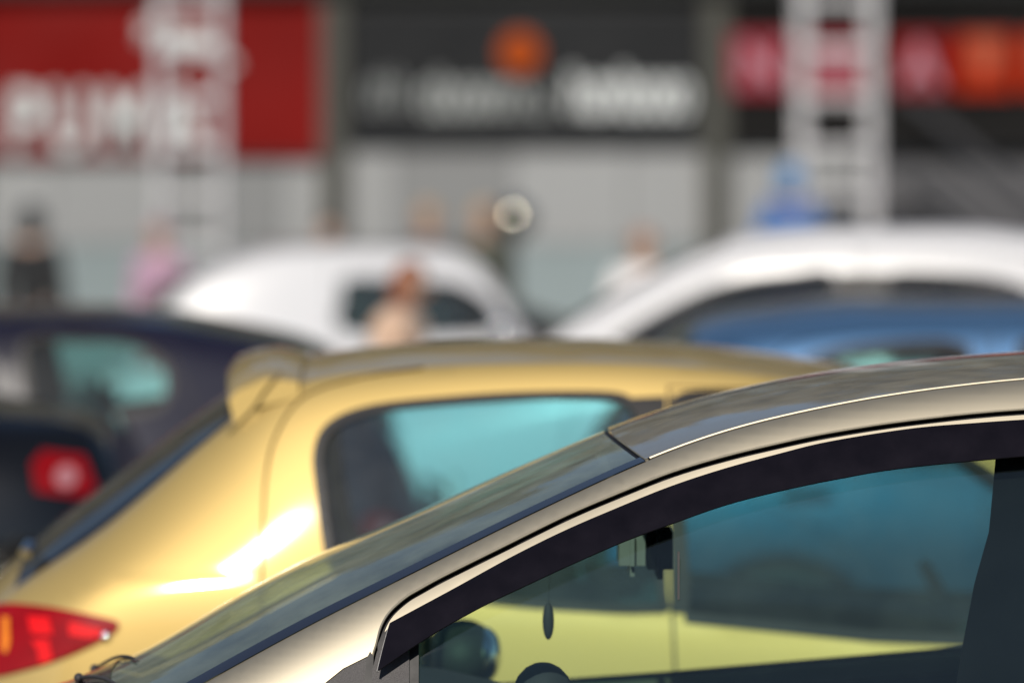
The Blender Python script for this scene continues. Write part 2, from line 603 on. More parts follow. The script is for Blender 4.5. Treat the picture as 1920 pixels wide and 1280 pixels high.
    def top(self, name, mat, xa, xb, v0=-1.0, v1=1.0, off=0.0, nu=None, nv=28, parent=None):
        """patch of the top sheet from x = xa(v) to xb(v)"""
        fa = xa if callable(xa) else (lambda v, c=xa: c + 0 * v)
        fb = xb if callable(xb) else (lambda v, c=xb: c + 0 * v)
        vs = np.linspace(v0, v1, nv)
        L = abs(float(fb(np.array([0.0]))[0] - fa(np.array([0.0]))[0]))
        nu = nu or max(6, int(L / self.res) + 2)
        U, Vv = np.meshgrid(np.linspace(0, 1, nu), vs, indexing='ij')
        X = fa(Vv) + (fb(Vv) - fa(Vv)) * U
        X, Vv = X.ravel(), Vv.ravel()
        P = self.top_pos(X, Vv)
        n = self.top_nrm(X, Vv)
        F = [(i * nv + j, (i + 1) * nv + j, (i + 1) * nv + j + 1, i * nv + j + 1) for i in range(nu - 1) for j in range(nv - 1)]
        return mesh_obj(name, P + n * off, F, mat, parent or self.root, normals=n)

    def ribbon(self, name, mat, lineA, lineB, offA, offB, s, nt=6, parent=None, obj=True, thick=0.0):
        """strip between two (x, z) lines on the side, pushed out from offA to offB"""
        A, B = np.array(lineA), np.array(lineB)
        n = len(A)
        V = []
        for q in range(nt):
            t = q / (nt - 1)
            L = A + (B - A) * t
            off = offA + (offB - offA) * t ** 0.75
            P = self.side_pos(L[:, 0], L[:, 1], s) + self.side_nrm(L[:, 0], L[:, 1], s) * off
            V.append(P)
        V = np.concatenate(V)
        F = [(q * n + i, q * n + i + 1, (q + 1) * n + i + 1, (q + 1) * n + i) for q in range(nt - 1) for i in range(n - 1)]
        if s > 0:
            F = [f[::-1] for f in F]
        o = mesh_obj(name, V, F, mat, parent or self.root)
        if thick:
            sm = o.modifiers.new('thickness', 'SOLIDIFY')
            sm.thickness = thick
            o.data.materials.append(M['seal'])
            sm.material_offset_rim = 1
            sm.offset = -1
            o.modifiers.new('sharp_edges', 'EDGE_SPLIT').split_angle = R(30)
        return o

    def section(self, x, n=14):
        """full section from the left sill over the top to the right sill"""
        z0, z1 = float(self.zs(x)), float(self.ze(x))
        zz = np.linspace(z0, z1, n)
        L = self.side_pos(np.full(n, x), zz, -1)
        vv = np.linspace(-1, 1, n + 2)[1:-1]
        T = self.top_pos(np.full(n, x), vv)
        Rr = self.side_pos(np.full(n, x), zz[::-1], 1)
        return np.concatenate([L, T, Rr])

    def cap(self, name, mat, x, out, parent=None):
        S = self.section(x)
        zc = float(self.zs(x)) * .55 + float(self.ze(x)) * .45
        rows = [S]
        for a in (15, 32, 50, 68, 82):
            c, sn = math.cos(R(a)), math.sin(R(a))
            Q = S.copy()
            Q[:, 1] *= 0.10 + 0.90 * c ** 0.6
            Q[:, 2] = zc + (Q[:, 2] - zc) * c ** 0.5
            Q[:, 0] = x + out * sn
            rows.append(Q)
        n = len(S)
        V = np.concatenate(rows)
        F = []
        for q in range(len(rows) - 1):
            F += [(q * n + i, q * n + (i + 1) % n, (q + 1) * n + (i + 1) % n, (q + 1) * n + i) for i in range(n)]
        F.append(tuple((len(rows) - 1) * n + i for i in range(n)))
        if out > 0:
            F = [f[::-1] for f in F]
        return mesh_obj(name, V, F, mat, parent or self.root)

    def outline(self, wheels, rw=0.34, n=200):
        """side outline under the edge line with wheel arches, as (x, z)"""
        xs = np.linspace(self.x0, self.x1, n)
        up = [(float(x), float(self.ze(x))) for x in xs]
        low = []
        for wx in sorted(wheels, reverse=True):
            zs = float(self.zs(wx))
            a0 = math.asin(min(0.9, (zs - 0.30) / rw)) if zs < 0.30 + rw else 0
            low += [(wx + rw * math.cos(a), 0.30 + rw * math.sin(a)) for a in np.linspace(a0, math.pi - a0, 14)]
        pts = up[:]
        pts.append((self.x1, float(self.zs(self.x1))))
        pts += low
        pts.append((self.x0, float(self.zs(self.x0))))
        return pts

    def wheel(self, x, side, r=0.30, w=0.19, half=0.70):
        y = side * half
        t = MB().lathe([(r * .62, -w / 2), (r * .9, -w / 2), (r, -w * .36), (r, w * .36), (r * .9, w / 2), (r * .62, w / 2)], (0, 0, 0), 'Y', 28)
        wh = t.build('wheel', M['tyre'], self.root, True)
        wh.location = (x, y, r)
        d = MB().lathe([(r * .62, side * w * .42), (r * .60, side * w * .30), (r * .50, side * w * .22), (r * .2, side * w * .30), (0.001, side * w * .32)], (0, 0, 0), 'Y', 28)
        for a in range(5):
            an = a * 2 * math.pi / 5
            d.box((math.cos(an) * r * .36, side * w * .34, math.sin(an) * r * .36), (r * .5, .03, .05), ry=-an, bev=.006)
        d.build('rim', M['rim'], wh, True)
        return wh

    def chassis(self, wheels, parent=None):
        b = MB()
        b.box(((self.x0 + self.x1) / 2, 0, .30), (self.x1 - self.x0 - .35, 1.1, .16), bev=.03)
        b.box(((wheels[0] + wheels[1]) / 2, 0, .32), (wheels[1] - wheels[0] - .74, 1.46, .2), bev=.03)
        return b.build('underbody', M['under'], parent or self.root)


def mirror_x(pts):
    return sorted([(-p[0], *p[1:]) for p in pts])


def seat(car, x, y, z=0.40, facing=-1, mat=None, hz=1.12, recline=0.18):
    """front of the seat points to `facing` along x"""
    mat = mat or M['seat']
    s = MB().box((x, y, z), (.50, .48, .16), bev=.05)
    o = s.build('seat', mat, car.root, True)
    b = MB()
    zz = np.linspace(z, hz - .20, 6)
    for i, q in enumerate(zz):
        pass
    b.box((x - facing * (.24 + recline * .5), y, (z + hz - .2) / 2 + .03), (.13, .46, hz - .2 - z), ry=-facing * recline * -1.0, bev=.05)
    b.build('seat_back', mat, o, True)
    h = MB().box((x - facing * (.24 + recline * 1.15), y, hz - .07), (.10, .26, .17), ry=facing * recline, bev=.04)
    h.build('headrest', mat, o, True)
    return o


# ================================================================== SETTING
g = MB()
g.add([(-600, -300, 0), (600, -300, 0), (600, 900, 0), (-600, 900, 0)], [(0, 1, 2, 3)])
ground = tag(g.build('ground', M['asphalt']), kind='structure')
p = MB()
p.box((0, 29.5, 0.004), (70, 21, 0.008))
pv = tag(p.build('pavement', M['concrete']), kind='structure')

# --- long low building behind the car park, with its columns and wall panels
bld = thing('pavilion_building', 'long low building with pale wall panels, olive columns and a dark roof edge', 'building', (0, 58.14, 0))
pan_a = pan_b = None
for i, x in enumerate(np.arange(-11.4, 11.5, 1.2)):
    dark = x > 3.6
    hi = 2.5
    for (za, zb, key) in ((0.0, 1.40, 'wall_dark' if dark else 'wall_low'), (1.41, hi, 'wall_dark' if dark else 'wall')):
        src = bpy.data.meshes.get('wall_panel_%s' % key)
        if src is None:
            o = MB().box((0, 0, (za + zb) / 2), (1.185, .06, zb - za), bev=.008).build('wall_panel', M[key], bld)
            o.data.name = 'wall_panel_%s' % key
        else:
            o = link(bpy.data.objects.new('wall_panel', src), bld)
        o.location = (float(x), 0.0 + 0.004 * ((i * 7) % 3), 0)
MB().box((0, .35, 1.25), (24, .5, 2.5)).build('wall', M['wall_dark'], bld)
for x in (-9.4, -5.65, -1.86, 2.12, 5.9, 9.6):
    MB().box((x, -.10, 2.1), (.26, .26, 4.2), bev=.02).build('column', M['column'], bld)
MB().box((0, .1, 4.25), (24.4, 1.0, .42), bev=.03).build('fascia', M['fascia'], bld)
MB().box((0, .3, 3.3), (24, .4, 1.5)).build('upper_wall', M['column'], bld)
r_ = MB()
r_.add([(-12.4, -1.0, 4.48), (12.4, -1.0, 4.48), (12.4, 9, 6.2), (-12.4, 9, 6.2), (-12.4, -1.0, 4.60), (12.4, -1.0, 4.60), (12.4, 9, 6.32), (-12.4, 9, 6.32)],
       [(0, 1, 5, 4), (1, 2, 6, 5), (2, 3, 7, 6), (3, 0, 4, 7), (4, 5, 6, 7), (3, 2, 1, 0)])
r_.build('roof', M['roof'], bld)

# --- stair at the right end of the wall
st = thing('metal_staircase', 'dark metal stair with a sloping handrail against the grey shutters', 'staircase', (5.35, 57.3, 0))
for k in range(9):
    MB().box((-1.15 + k * .26, 0, 2.0 - k * .22), (.28, .8, .04)).build('step', M['steel'], st)
for s in (-1, 1):
    MB().tube([(-1.3, s * .42, 2.08), (1.15, s * .42, .02)], .06, 6).build('stringer', M['steel'], st)
    MB().tube([(-1.3, s * .42, 2.95), (1.15, s * .42, .95)], .03, 6).build('handrail', M['steel'], st)
MB().box((-1.75, 0, 2.05), (.9, .9, .06)).build('landing', M['steel'], st)
for (x, y) in ((-2.1, -.4), (-2.1, .4), (1.15, -.42), (1.15, .42)):
    MB().tube([(x, y, 0), (x, y, 2.05 if x < 0 else .95)], .035, 6).build('post', M['steel'], st)


# --- banners
def text_mesh(body, size, bold, xs, name, mat, parent, loc, shear=0.0):
    cu = bpy.data.curves.new(name, 'FONT')
    cu.body = body
    cu.size = size
    cu.offset = bold
    cu.extrude = 0.006
    cu.shear = shear
    cu.align_x = 'CENTER'
    tmp = bpy.data.objects.new(name, cu)
    COL.objects.link(tmp)
    bpy.context.view_layer.update()
    me = bpy.data.meshes.new_from_object(tmp.evaluated_get(bpy.context.evaluated_depsgraph_get()))
    bpy.data.objects.remove(tmp)
    me.materials.clear()
    me.materials.append(mat)
    me.name = name
    o = link(bpy.data.objects.new(name, me), parent)
    o.location = loc
    o.rotation_euler = (math.pi / 2, 0, 0)
    o.scale = (xs, 1, 1)
    return o


def banner(name, label, x0, x1, z0, z1, mat, y=58.0, sag=0.05):
    t = thing(name, label, 'banner', ((x0 + x1) / 2, y, z0))
    nx, nz = 40, 16
    w, h = x1 - x0, z1 - z0
    V = []
    for side in (0, 1):
        for j in range(nz + 1):
            for i in range(nx + 1):
                u, v = i / nx, j / nz
                y_ = -sag * (math.sin(u * 9 + v * 3) * .5 + math.sin(u * 23 - v * 5) * .25) * math.sin(math.pi * v) * math.sin(math.pi * u) + side * .02
                V.append((-w / 2 + w * u, y_, h * v))
    n = (nx + 1) * (nz + 1)
    F = []
    for j in range(nz):
        for i in range(nx):
            a = j * (nx + 1) + i
            F.append((a, a + 1, a + nx + 2, a + nx + 1))
            F.append((n + a, n + a + nx + 1, n + a + nx + 2, n + a + 1))
    mesh_obj('sheet', V, F, mat, t)
    for (a, b) in (((-w / 2, h), (w / 2, h)), ((-w / 2, 0), (w / 2, 0))):
        MB().tube([(a[0], .03, a[1]), (b[0], .03, b[1])], .025, 6).build('rail', M['steel'], t)
    return t


b1 = banner('red_banner', 'red vinyl banner with big white letters and a leaping cat, behind the left truss tower', -7.4, -1.98, 2.32, 4.1, M['banner_red'], sag=.06)
cx1 = (-7.4 - 1.98) / 2
for ch, xx, wd in (('P', -5.07, .95), ('U', -4.60, .95), ('M', -4.02, .90), ('A', -3.43, .95)):
    text_mesh(ch, .86, .036, .72, 'letter', M['print_white'], b1, (xx - cx1, -.07, .10))
cat = [(-.95, -.22), (-.80, -.30), (-.55, -.02), (-.30, .02), (-.12, -.18), (.05, -.30), (.02, -.12), (.12, .06), (.38, .22), (.52, .12), (.66, .08), (.58, .24), (.66, .30), (.60, .40),
       (.46, .40), (.28, .34), (.02, .30), (-.30, .26), (-.58, .16), (-.74, .02), (-.78, -.10)]
MB().prism([(-a * .64, b * .72) for a, b in cat][::-1], .012, (-3.45 - cx1, -.08, 1.13)).build('cat_emblem', M['print_white'], b1)

b2 = banner('grey_banner', 'dark grey banner with an orange disc above pale lettering, between the two truss towers', -1.70, 1.97, 2.46, 3.87, M['banner_grey'])
cx2 = (-1.70 + 1.97) / 2
MB().lathe([(.001, 0), (.10, 0), (.19, 0), (.215, .0), (.215, .012)], (0, 0, 0), 'Y', 28).build('orange_disc', M['print_orange'], b2).location = (.08 - cx2, -.075, .95)
# letters too blurred to read: strokes of the size, weight and spacing the sign shows
def strokes(x0, x1, zc, h, step, thick, mat, seed):
    rr = random.Random(seed)
    x = x0
    while x < x1 - step * .5:
        o = MB()
        w = step * .72
        kind = rr.choice('oobnhe')
        pts = [(x + w / 2 + w / 2 * math.cos(a), 0, zc + h * .36 * math.sin(a)) for a in np.linspace(0, 2 * math.pi, 15)[:-1]]
        if kind in 'oeb':
            o.tube(pts, thick, 6, True)
        if kind in 'nh':
            o.tube([(x, 0, zc - h * .36), (x, 0, zc + h * (.36 if kind == 'n' else .6))], thick, 6)
            o.tube([(x, 0, zc + h * .15), (x + w * .5, 0, zc + h * .36), (x + w, 0, zc + h * .1), (x + w, 0, zc - h * .36)], thick, 6)
        if kind == 'b':
            o.tube([(x, 0, zc - h * .36), (x, 0, zc + h * .62)], thick, 6)
        if kind == 'e':
            o.tube([(x, 0, zc), (x + w, 0, zc)], thick, 6)
        s = o.build('letter', mat, b2)
        s.scale = (1, .25, 1)
        s.location = (-cx2, -.075, 0)
        x += step
strokes(-1.52, -1.05, .50, .40, .16, .016, M['print_grey'], 3)
strokes(-.92, .02, .46, .44, .165, .032, M['print_grey'], 4)
strokes(.10, .44, .42, .36, .17, .018, M['print_grey'], 5)
strokes(.62, 1.88, .48, .48, .18, .042, M['print_white'], 6)

b3 = banner('black_banner', 'black banner with a row of red and orange squares, behind the right truss tower', 2.26, 8.0, 2.42, 4.12, M['banner_black'])
cx3 = (2.26 + 8.0) / 2
star = [(math.cos(a) * (r if i % 2 == 0 else r * .34), math.sin(a) * (r if i % 2 == 0 else r * .34)) for i, (a, r) in enumerate([(k * math.pi / 4, .27) for k in range(8)])]
tri = [(-.22, -.10), (.0, -.27), (.24, .02), (.10, .24), (-.08, .08)]
bar = [(-.10, -.02), (.04, -.14), (.16, .06), (.16, .26), (-.12, .28)]
for xx, w, key, glyph, gk in ((2.58, .62, 'print_crimson', 'N', 'print_pink'), (3.36, .60, 'print_crimson', star, 'print_pink'), (4.24, .62, 'print_deep_red', 'A', 'print_pink'),
                              (4.90, .58, 'print_orange_red', bar, 'print_salmon'), (5.52, .50, 'print_orange_red', bar, 'print_salmon'), (6.15, .56, 'print_orange_red', tri, 'print_salmon'), (6.85, .56, 'print_deep_red', star, 'print_pink')):
    sq = MB().box((0, 0, 0), (w, .012, .62), bev=.004).build('square', M[key], b3)
    sq.location = (xx - cx3, -.075, .87)
    if glyph in ('N', 'A'):
        text_mesh(glyph, .62, .022, .9, 'letter', M[gk], sq, (0, -.018, -.22))
    else:
        MB().prism(glyph[::-1], .008, (0, -.016, 0)).build('symbol', M[gk], sq)


# --- truss towers
def truss(label, x, y, w, h):
    t = thing('truss_tower', label, 'truss tower', (x, y, 0), R(2), 'aluminium truss towers')
    hw = w / 2
    for sx in (-1, 1):
        for sy in (-1, 1):
            MB().tube([(sx * hw, sy * hw, .05), (sx * hw, sy * hw, h)], .042, 8).build('chord', M['alu'], t, True)
    rung = None
    n = int(h / .42)
    for k in range(n):
        z = .2 + k * .42
        for a in range(4):
            if rung is None:
                rung = MB().tube([(-hw, -hw, 0), (hw, -hw, 0)], .040, 6).build('rung', M['alu'], t, True)
                o = rung
            else:
                o = link(bpy.data.objects.new('rung', rung.data), t)
            o.location = (0, 0, z)
            o.rotation_euler = (0, 0, a * math.pi / 2)
    MB().box((0, 0, .025), (w + .35, w + .35, .05), bev=.01).build('base_plate', M['steel'], t)
    return t


truss('aluminium truss tower in front of the red banner', -2.76, 48, .52, 5.4)
truss('aluminium truss tower in front of the black banner', 2.79, 48, .60, 5.4)

# --- unseen belts of trees, added to shape the reflections in paint and glass
def unseen_tree_belt(label, yc, n, top, span):
  V, F = [], []
  tx = rng.uniform(-span, span, n)
  ht = top + 1.6 * np.sin(tx * .37) + 1.0 * np.sin(tx * 1.13 + 1) + .6 * np.sin(tx * 2.9)
  tz = .6 + (ht - .6) * rng.uniform(0, 1, n) ** .85
  ty = yc + rng.uniform(-2.6, 2.6, n)
  for i in range(n):
    c = np.array((tx[i], ty[i], tz[i]))
    a = rng.normal(size=3)
    a /= np.linalg.norm(a)
    b = np.cross(a, rng.normal(size=3))
    b /= np.linalg.norm(b)
    s = rng.uniform(.20, .42)
    k = len(V)
    V += [c - a * s, c + b * s * .6, c + a * s, c - b * s * .6]
    F.append((k, k + 1, k + 2, k + 3))
  return tag(mesh_obj('unseen_tree_belt', V, F, M['leaf'], smooth=False), label, kind='stuff')


unseen_tree_belt('unseen belt of trees added behind the low building for its reflection', 73, 84000, 19.5, 44)
unseen_tree_belt('unseen belt of trees added behind the viewer to darken reflections', -48, 34000, 12.0, 40)


# ================================================================== CARS
def lamp_patch(car, name, mat, poly, side, off=.006, res=.03, parent=None):
    return car.side(name, mat, poly, off=off, sides=(side,), res=res, parent=parent)


def door_mirror(car, x, z, side, mat, front=-1, y=None):
    y = y if y is not None else side * (float(car.side_y(np.array(x), np.array(z))) + .10)
    o = MB().ball((x, y, z), (.075, .115, .072)).build('door_mirror', mat, car.root, True)
    MB().ball((x - front * .045, y, z), (.035, .095, .056)).build('mirror_glass', M['chrome'], o, True)
    MB().tube([(x, y, z - .02), (x, y - side * .14, z - .06)], .022, 8).build('mirror_arm', M['plastic'], o, True)
    return o


# ------------------------------------------------------------------ the sharp gold hatchback in front
gold_root = thing('gold_hatchback', 'beige gold hatchback in sharp focus with a smoked wind deflector over its front side window', 'car', (0, 10.25, 0))
G_edge = [(-1.70, .58), (-1.50, .67), (-1.15, .745), (-.86, .795), (-.72, .835), (-.517, .938), (-.406, .999), (-.296, 1.056), (-.186, 1.110), (-.104, 1.151), (-.007, 1.199), (.148, 1.272),
          (.236, 1.312), (.324, 1.345), (.389, 1.366), (.463, 1.384), (.556, 1.404), (.649, 1.421), (.742, 1.434), (.89, 1.450), (1.2, 1.464), (1.55, 1.455), (1.90, 1.405), (2.06, 1.35),
          (2.32, 1.02), (2.40, .80)]
G_ye = [(-1.70, .58), (-1.3, .66), (-.86, .675), (-.5, .645), (-.2, .615), (.236, .570), (.9, .555), (1.6, .545), (2.06, .53), (2.40, .60)]
G_cr = [(-1.70, .03), (-.9, .06), (-.468, .092), (-.205, .073), (0, .063), (.181, .054), (.361, .041), (.517, .037), (.732, .031), (.937, .027), (1.6, .03), (2.06, .04), (2.40, .05)]
G_zb = [(-1.70, .50), (-.86, .70), (-.5, .755), (-.24, .775), (.3, .815), (.9, .865), (2.0, .93), (2.40, .72)]
G_Wb = [(-1.70, .62), (-1.5, .70), (-1.0, .752), (-.3, .755), (.9, .757), (1.7, .745), (2.15, .71), (2.40, .66)]
G = Car(gold_root, G_edge, G_ye, G_cr, G_zb, G_Wb, sill=[(-1.7, .26), (-1.2, .2), (1.9, .2), (2.4, .28)], bulge=.05, k=.34, r=.5, cpow=2.2, res=.035, sg=.055)
GW = (-1.12, 1.42)
gapU = [(-.243, .955), (-.240, .983), (-.235, 1.0), (-.227, 1.03), (-.212, 1.055), (-.185, 1.079), (-.158, 1.095), (-.117, 1.117), (-.021, 1.164), (.092, 1.219), (.184, 1.258), (.276, 1.294),
        (.367, 1.321), (.459, 1.343), (.551, 1.362), (.689, 1.383), (.882, 1.402), (1.15, 1.412), (1.40, 1.405), (1.58, 1.38), (1.70, 1.32), (1.80, 1.20), (1.86, 1.02)]
gapU = smooth_line(gapU, 5)
door_low = [(1.83, .80), (1.62, .62), (1.40, .66), (1.17, .55), (1.05, .36), (1.02, .27), (-.20, .27), (-.255, .36), (-.262, .6), (-.250, .86)]
opening = gapU + door_low


def inset(poly, d):
    """shrink a closed polygon by d"""
    P = np.array(poly, float)
    a = np.roll(P, 1, 0)
    b = np.roll(P, -1, 0)
    t = b - a
    t /= np.linalg.norm(t, axis=1, keepdims=True) + 1e-12
    nn = np.stack([-t[:, 1], t[:, 0]], 1)
    area = 0.5 * np.sum(P[:, 0] * np.roll(P[:, 1], -1) - np.roll(P[:, 0], -1) * P[:, 1])
    return [tuple(q) for q in P + nn * d * (1 if area > 0 else -1)]


sail_poly = [(-.262, .80), (-.262, .86), (-.250, .93), (-.2455, .982), (-.29, .960), (-.36, .905), (-.40, .86)]
quarter = [(1.90, 1.02), (1.89, 1.12), (1.83, 1.26), (1.90, 1.24), (2.02, 1.09), (2.06, 1.02)]
G.side('body', M['gold'], G.outline(GW), [opening, sail_poly, quarter], res=.014)
G.side('quarter_glass', M['glass_dark'], quarter, off=-.008)
for s in (-1, 1):
    lamp_patch(G, 'quarter_panel', M['plastic'], sail_poly, s, off=-.003)
gate_l = [(x, z) for x, z in opening]
backing = G.side('door_seal', M['seal'], inset(opening, -.014), [inset(opening, .030)], off=-.014)
front_split, rear_split = 1.055, 1.067
D_IN = inset(opening, .0105)


def clip_x(poly, xlim, keep_less):
    out = []
    n = len(poly)
    for i in range(n):
        a, b = poly[i], poly[(i + 1) % n]
        ia, ib = (a[0] <= xlim) == keep_less, (b[0] <= xlim) == keep_less
        if ia:
            out.append(a)
        if ia != ib:
            t = (xlim - a[0]) / (b[0] - a[0])
            out.append((xlim, a[1] + (b[1] - a[1]) * t))
    return out


top_open = smooth_line([(-.214, .957), (-.203, 1.022), (0.0, 1.126), (.092, 1.172), (.183, 1.211), (.275, 1.248), (.366, 1.278), (.458, 1.303), (.549, 1.325), (.687, 1.347), (.82, 1.359), (.93, 1.365), (1.015, 1.368)], 6)
fwin = top_open + [(1.022, 1.2), (1.022, .885), (.90, .873), (.3, .822), (-.16, .790), (-.21, .787)]
rwin = [(1.13, .90), (1.12, 1.1), (1.11, 1.25), (1.105, 1.366), (1.18, 1.373), (1.40, 1.366), (1.55, 1.34), (1.66, 1.28), (1.76, 1.16), (1.80, 1.02), (1.79, .95)]
fdoor = clip_x(D_IN, front_split, True)
rdoor = clip_x(D_IN, rear_split, False)
for s in (-1, 1):
    d = G.side('front_door', M['gold'], fdoor, [fwin], sides=(s,), res=.03)
    d2 = G.side('rear_door', M['gold'], rdoor, [rwin], sides=(s,))
    # black pillar trim in the door frames
    if s < 0:
        pil = [(.842, 1.38), (1.20, 1.39), (1.20, .62), (.70, .62), (.748, .868), (.770, .991), (.795, 1.11), (.822, 1.201)]
    else:
        pil = [(1.00, 1.38), (1.20, 1.39), (1.20, .62), (.90, .62), (.95, .868), (.975, 1.11)]
    G.side('pillar_lining', M['black_trim'], pil, off=-.038, sides=(s,))
    pil2 = [(1.072, 1.370), (1.10, 1.366), (1.108, 1.25), (1.115, 1.1), (1.124, .905), (1.072, .90)]
    G.side('pillar_trim', M['seal'], pil2, off=.003, sides=(s,), parent=d2)
    G.side('window_seal', M['seal'], inset(fwin, -.010), [inset(fwin, .013)], off=.0025, sides=(s,), res=.02, parent=d)
    gl = G.side('window_glass', M['glass_gold'], fwin, off=-.011, sides=(s,), parent=d)
    G.side('window_seal', M['seal'], inset(rwin, -.010), [inset(rwin, .013)], off=.0025, sides=(s,), res=.02, parent=d2)
    G.side('window_glass', M['glass_gold'], rwin, off=-.011, sides=(s,), parent=d2)
    # front corner of the door: grey plastic sail and upright glass run
    sail = [(-.2395, .80), (-.2395, .955), (-.231, .988), (-.212, .994), (-.196, 1.0), (-.176, .985), (-.176, .795)]
    G.side('sail_cover', M['plastic'], sail, off=.005, sides=(s,), parent=d, res=.015)
    G.side('corner_seal', M['seal'], [(-.262, .80), (-.238, .80), (-.2375, .98), (-.2435, .988), (-.2500, .975), (-.2535, .92)], off=.0025, sides=(s,), res=.015)
    run = [(-.176, .80), (-.176, 1.03), (-.160, 1.038), (-.160, .80)]
    G.side('glass_run', M['seal'], run, off=.0, sides=(s,), parent=d, res=.015)
    # smoked wind deflector that stands off the glass
    dt = smooth_line([(-.208, 1.032), (-.10, 1.089), (0.0, 1.143), (.092, 1.188), (.183, 1.227), (.275, 1.264), (.366, 1.294), (.458, 1.319), (.549, 1.341), (.687, 1.363), (.80, 1.373), (.905, 1.380), (1.03, 1.386)], 8)
    db = smooth_line([(-.228, .948), (-.136, 1.007), (-.049, 1.055), (.03, 1.092), (.109, 1.128), (.195, 1.165), (.273, 1.194), (.364, 1.226), (.455, 1.250), (.560, 1.272), (.683, 1.292), (.905, 1.313), (1.03, 1.320)], 8)
    G.ribbon('wind_deflector', M['deflector'], dt, db, .007, .031, s, 9, parent=d, thick=.003)
    cy_ = float(G.side_y(np.array(.286), np.array(1.12))) + .004
    MB().box((.286, s * cy_, 1.119), (.0035, .006, .082)).build('deflector_clip', M['plastic'], d)
    e0, e1 = np.array(dt[0]), np.array(db[0])
    pts = []
    for t in np.linspace(0, 1, 9):
        q = e0 + (e1 - e0) * t
        pts.append(G.side_pos(q[:1], q[1:], s)[0] + G.side_nrm(q[:1], q[1:], s)[0] * (.007 + .024 * t ** .75))
    MB().tube(pts, .0022, 8).build('deflector_end', pbr('scuffed_sunlit_edge', (.38, .37, .36), .4, var=.6, scale=160), d, True)  # scratched edge, its pale grey standing in for scattered sunlight
    # rolled edges of the sheet metal along the door gap
    P2 = np.array([q for q in gapU if q[0] < 1.5])
    rim = G.side_pos(P2[:, 0], P2[:, 1] + .001, s) - G.side_nrm(P2[:, 0], P2[:, 1], s) * .0028
    MB().tube([tuple(q) for q in rim], .0030, 8).build('panel_edge', M['gold'], gold_root, True)
    hx = .78
    MB().box((hx, s * .84, .80), (.17, .028, .03), bev=.01).build('door_handle', M['gold'], d, True)
    MB().box((1.62, s * .82, .82), (.17, .028, .03), bev=.01).build('door_handle', M['gold'], d2, True)
    # inner door skins with openings for the glass
    G.side('door_lining', M['trim'], inset(fdoor, .012), [inset(fwin, -.012)], off=-.05, sides=(s,), parent=d)
    G.side('door_lining', M['trim'], inset(rdoor, .012), [inset(rwin, -.006)], off=-.05, sides=(s,), parent=d2)
    lamp_patch(G, 'headlight', M['clear_lens'], [(-1.66, .50), (-1.62, .60), (-1.42, .67), (-1.22, .69), (-1.36, .58)], s)
    lamp_patch(G, 'tail_light', M['red_lens'], [(2.20, .74), (2.18, .92), (2.25, 1.05), (2.33, .95), (2.37, .76)], s)
# inner cant rail and roof lining
inner_out = [(x, float(G.ze(x)) - .012) for x in np.linspace(-.55, 2.0, 50)] + [(2.0, .9), (1.87, .9), (1.86, 1.02)] + [(x, z) for x, z in reversed(gapU)] + [(-.27, .85), (-.6, .80)]
G.side('pillar_lining', M['trim'], inner_out, [quarter], off=-.022)
G.top('headliner', M['liner'], lambda v: .30 + .055 * v ** 2, 1.98, off=-.022)
G.top('bonnet', M['gold'], -1.70, lambda v: -.80 + .07 * v ** 2, v0=-1, v1=1)
header = lambda v: .176 + .056 * np.abs(v) ** 2.0
G.top('windscreen_border', M['frit'], lambda v: -.80 + .07 * v ** 2, header, v0=-1.0, v1=-.925, off=.002, nv=5, nu=60)
G.top('windscreen_border', M['frit'], lambda v: -.80 + .07 * v ** 2, header, v0=.925, v1=1.0, off=.002, nv=5, nu=60)
G.top('windscreen', M['glass_ws'], lambda v: -.80 + .07 * v ** 2, lambda v: header(v) - .006, v0=-.926, v1=.926, off=.001, nu=70, nv=44)
G.top('windscreen_border', M['frit'], lambda v: -.80 + .07 * v ** 2, lambda v: -.73 + .07 * v ** 2, v0=-.93, v1=.93, off=.003, nu=4, nv=30)
G.top('header_seal', M['seal'], lambda v: header(v) - .009, lambda v: header(v) + .003, off=-.003, nu=4, nv=44)
roof = G.top('roof_panel', M['gold'], lambda v: header(v) + .002, lambda v: 1.98 - .02 * v ** 2, v0=-.988, v1=.988, off=.003, nu=70, nv=40)
G.top('rear_glass', M['glass_dark'], 2.0, 2.30, v0=-.93, v1=.93, off=.001)
G.top('tailgate', M['gold'], 2.30, 2.40)
G.top('tailgate_border', M['frit'], 1.975, 2.305, off=-.004)
for s in (-1, 1):
    xs = np.linspace(.240, 1.97, 120)
    P = G.top_pos(xs, np.full(120, s * .986)) + G.top_nrm(xs, np.full(120, s * .986)) * .0012
    MB().tube([tuple(q) for q in P], .0030, 8).build('roof_edge', M['gold'], roof, True)
    P = G.top_pos(xs, np.full(120, s * .994)) - np.array([0, 0, .0035])
    MB().tube([tuple(q) for q in P], .0030, 6).build('roof_ditch', M['seal'], gold_root, True)
    hv = np.linspace(0, 1, 30) * s * .985
    P = G.top_pos(header(hv) + .004, hv) + np.array([0, 0, .0005])
    MB().tube([tuple(q) for q in P], .0032, 8).build('roof_lip', M['gold'], roof, True)
G.cap('front_bumper', M['gold'], -1.70, -.12)
G.cap('rear_bumper', M['gold'], 2.40, .10)
G.chassis(GW)
for wx in GW:
    for s in (-1, 1):
        G.wheel(wx, s)
MB().box((-1.80, 0, .42), (.05, .52, .11), bev=.004).build('number_plate', M['plate'], gold_root)
MB().box((2.49, 0, .55), (.03, .52, .11), bev=.004).build('number_plate', M['plate'], gold_root)
MB().box((-1.79, 0, .56), (.07, .8, .10), bev=.02).build('grille', M['plastic'], gold_root, True)
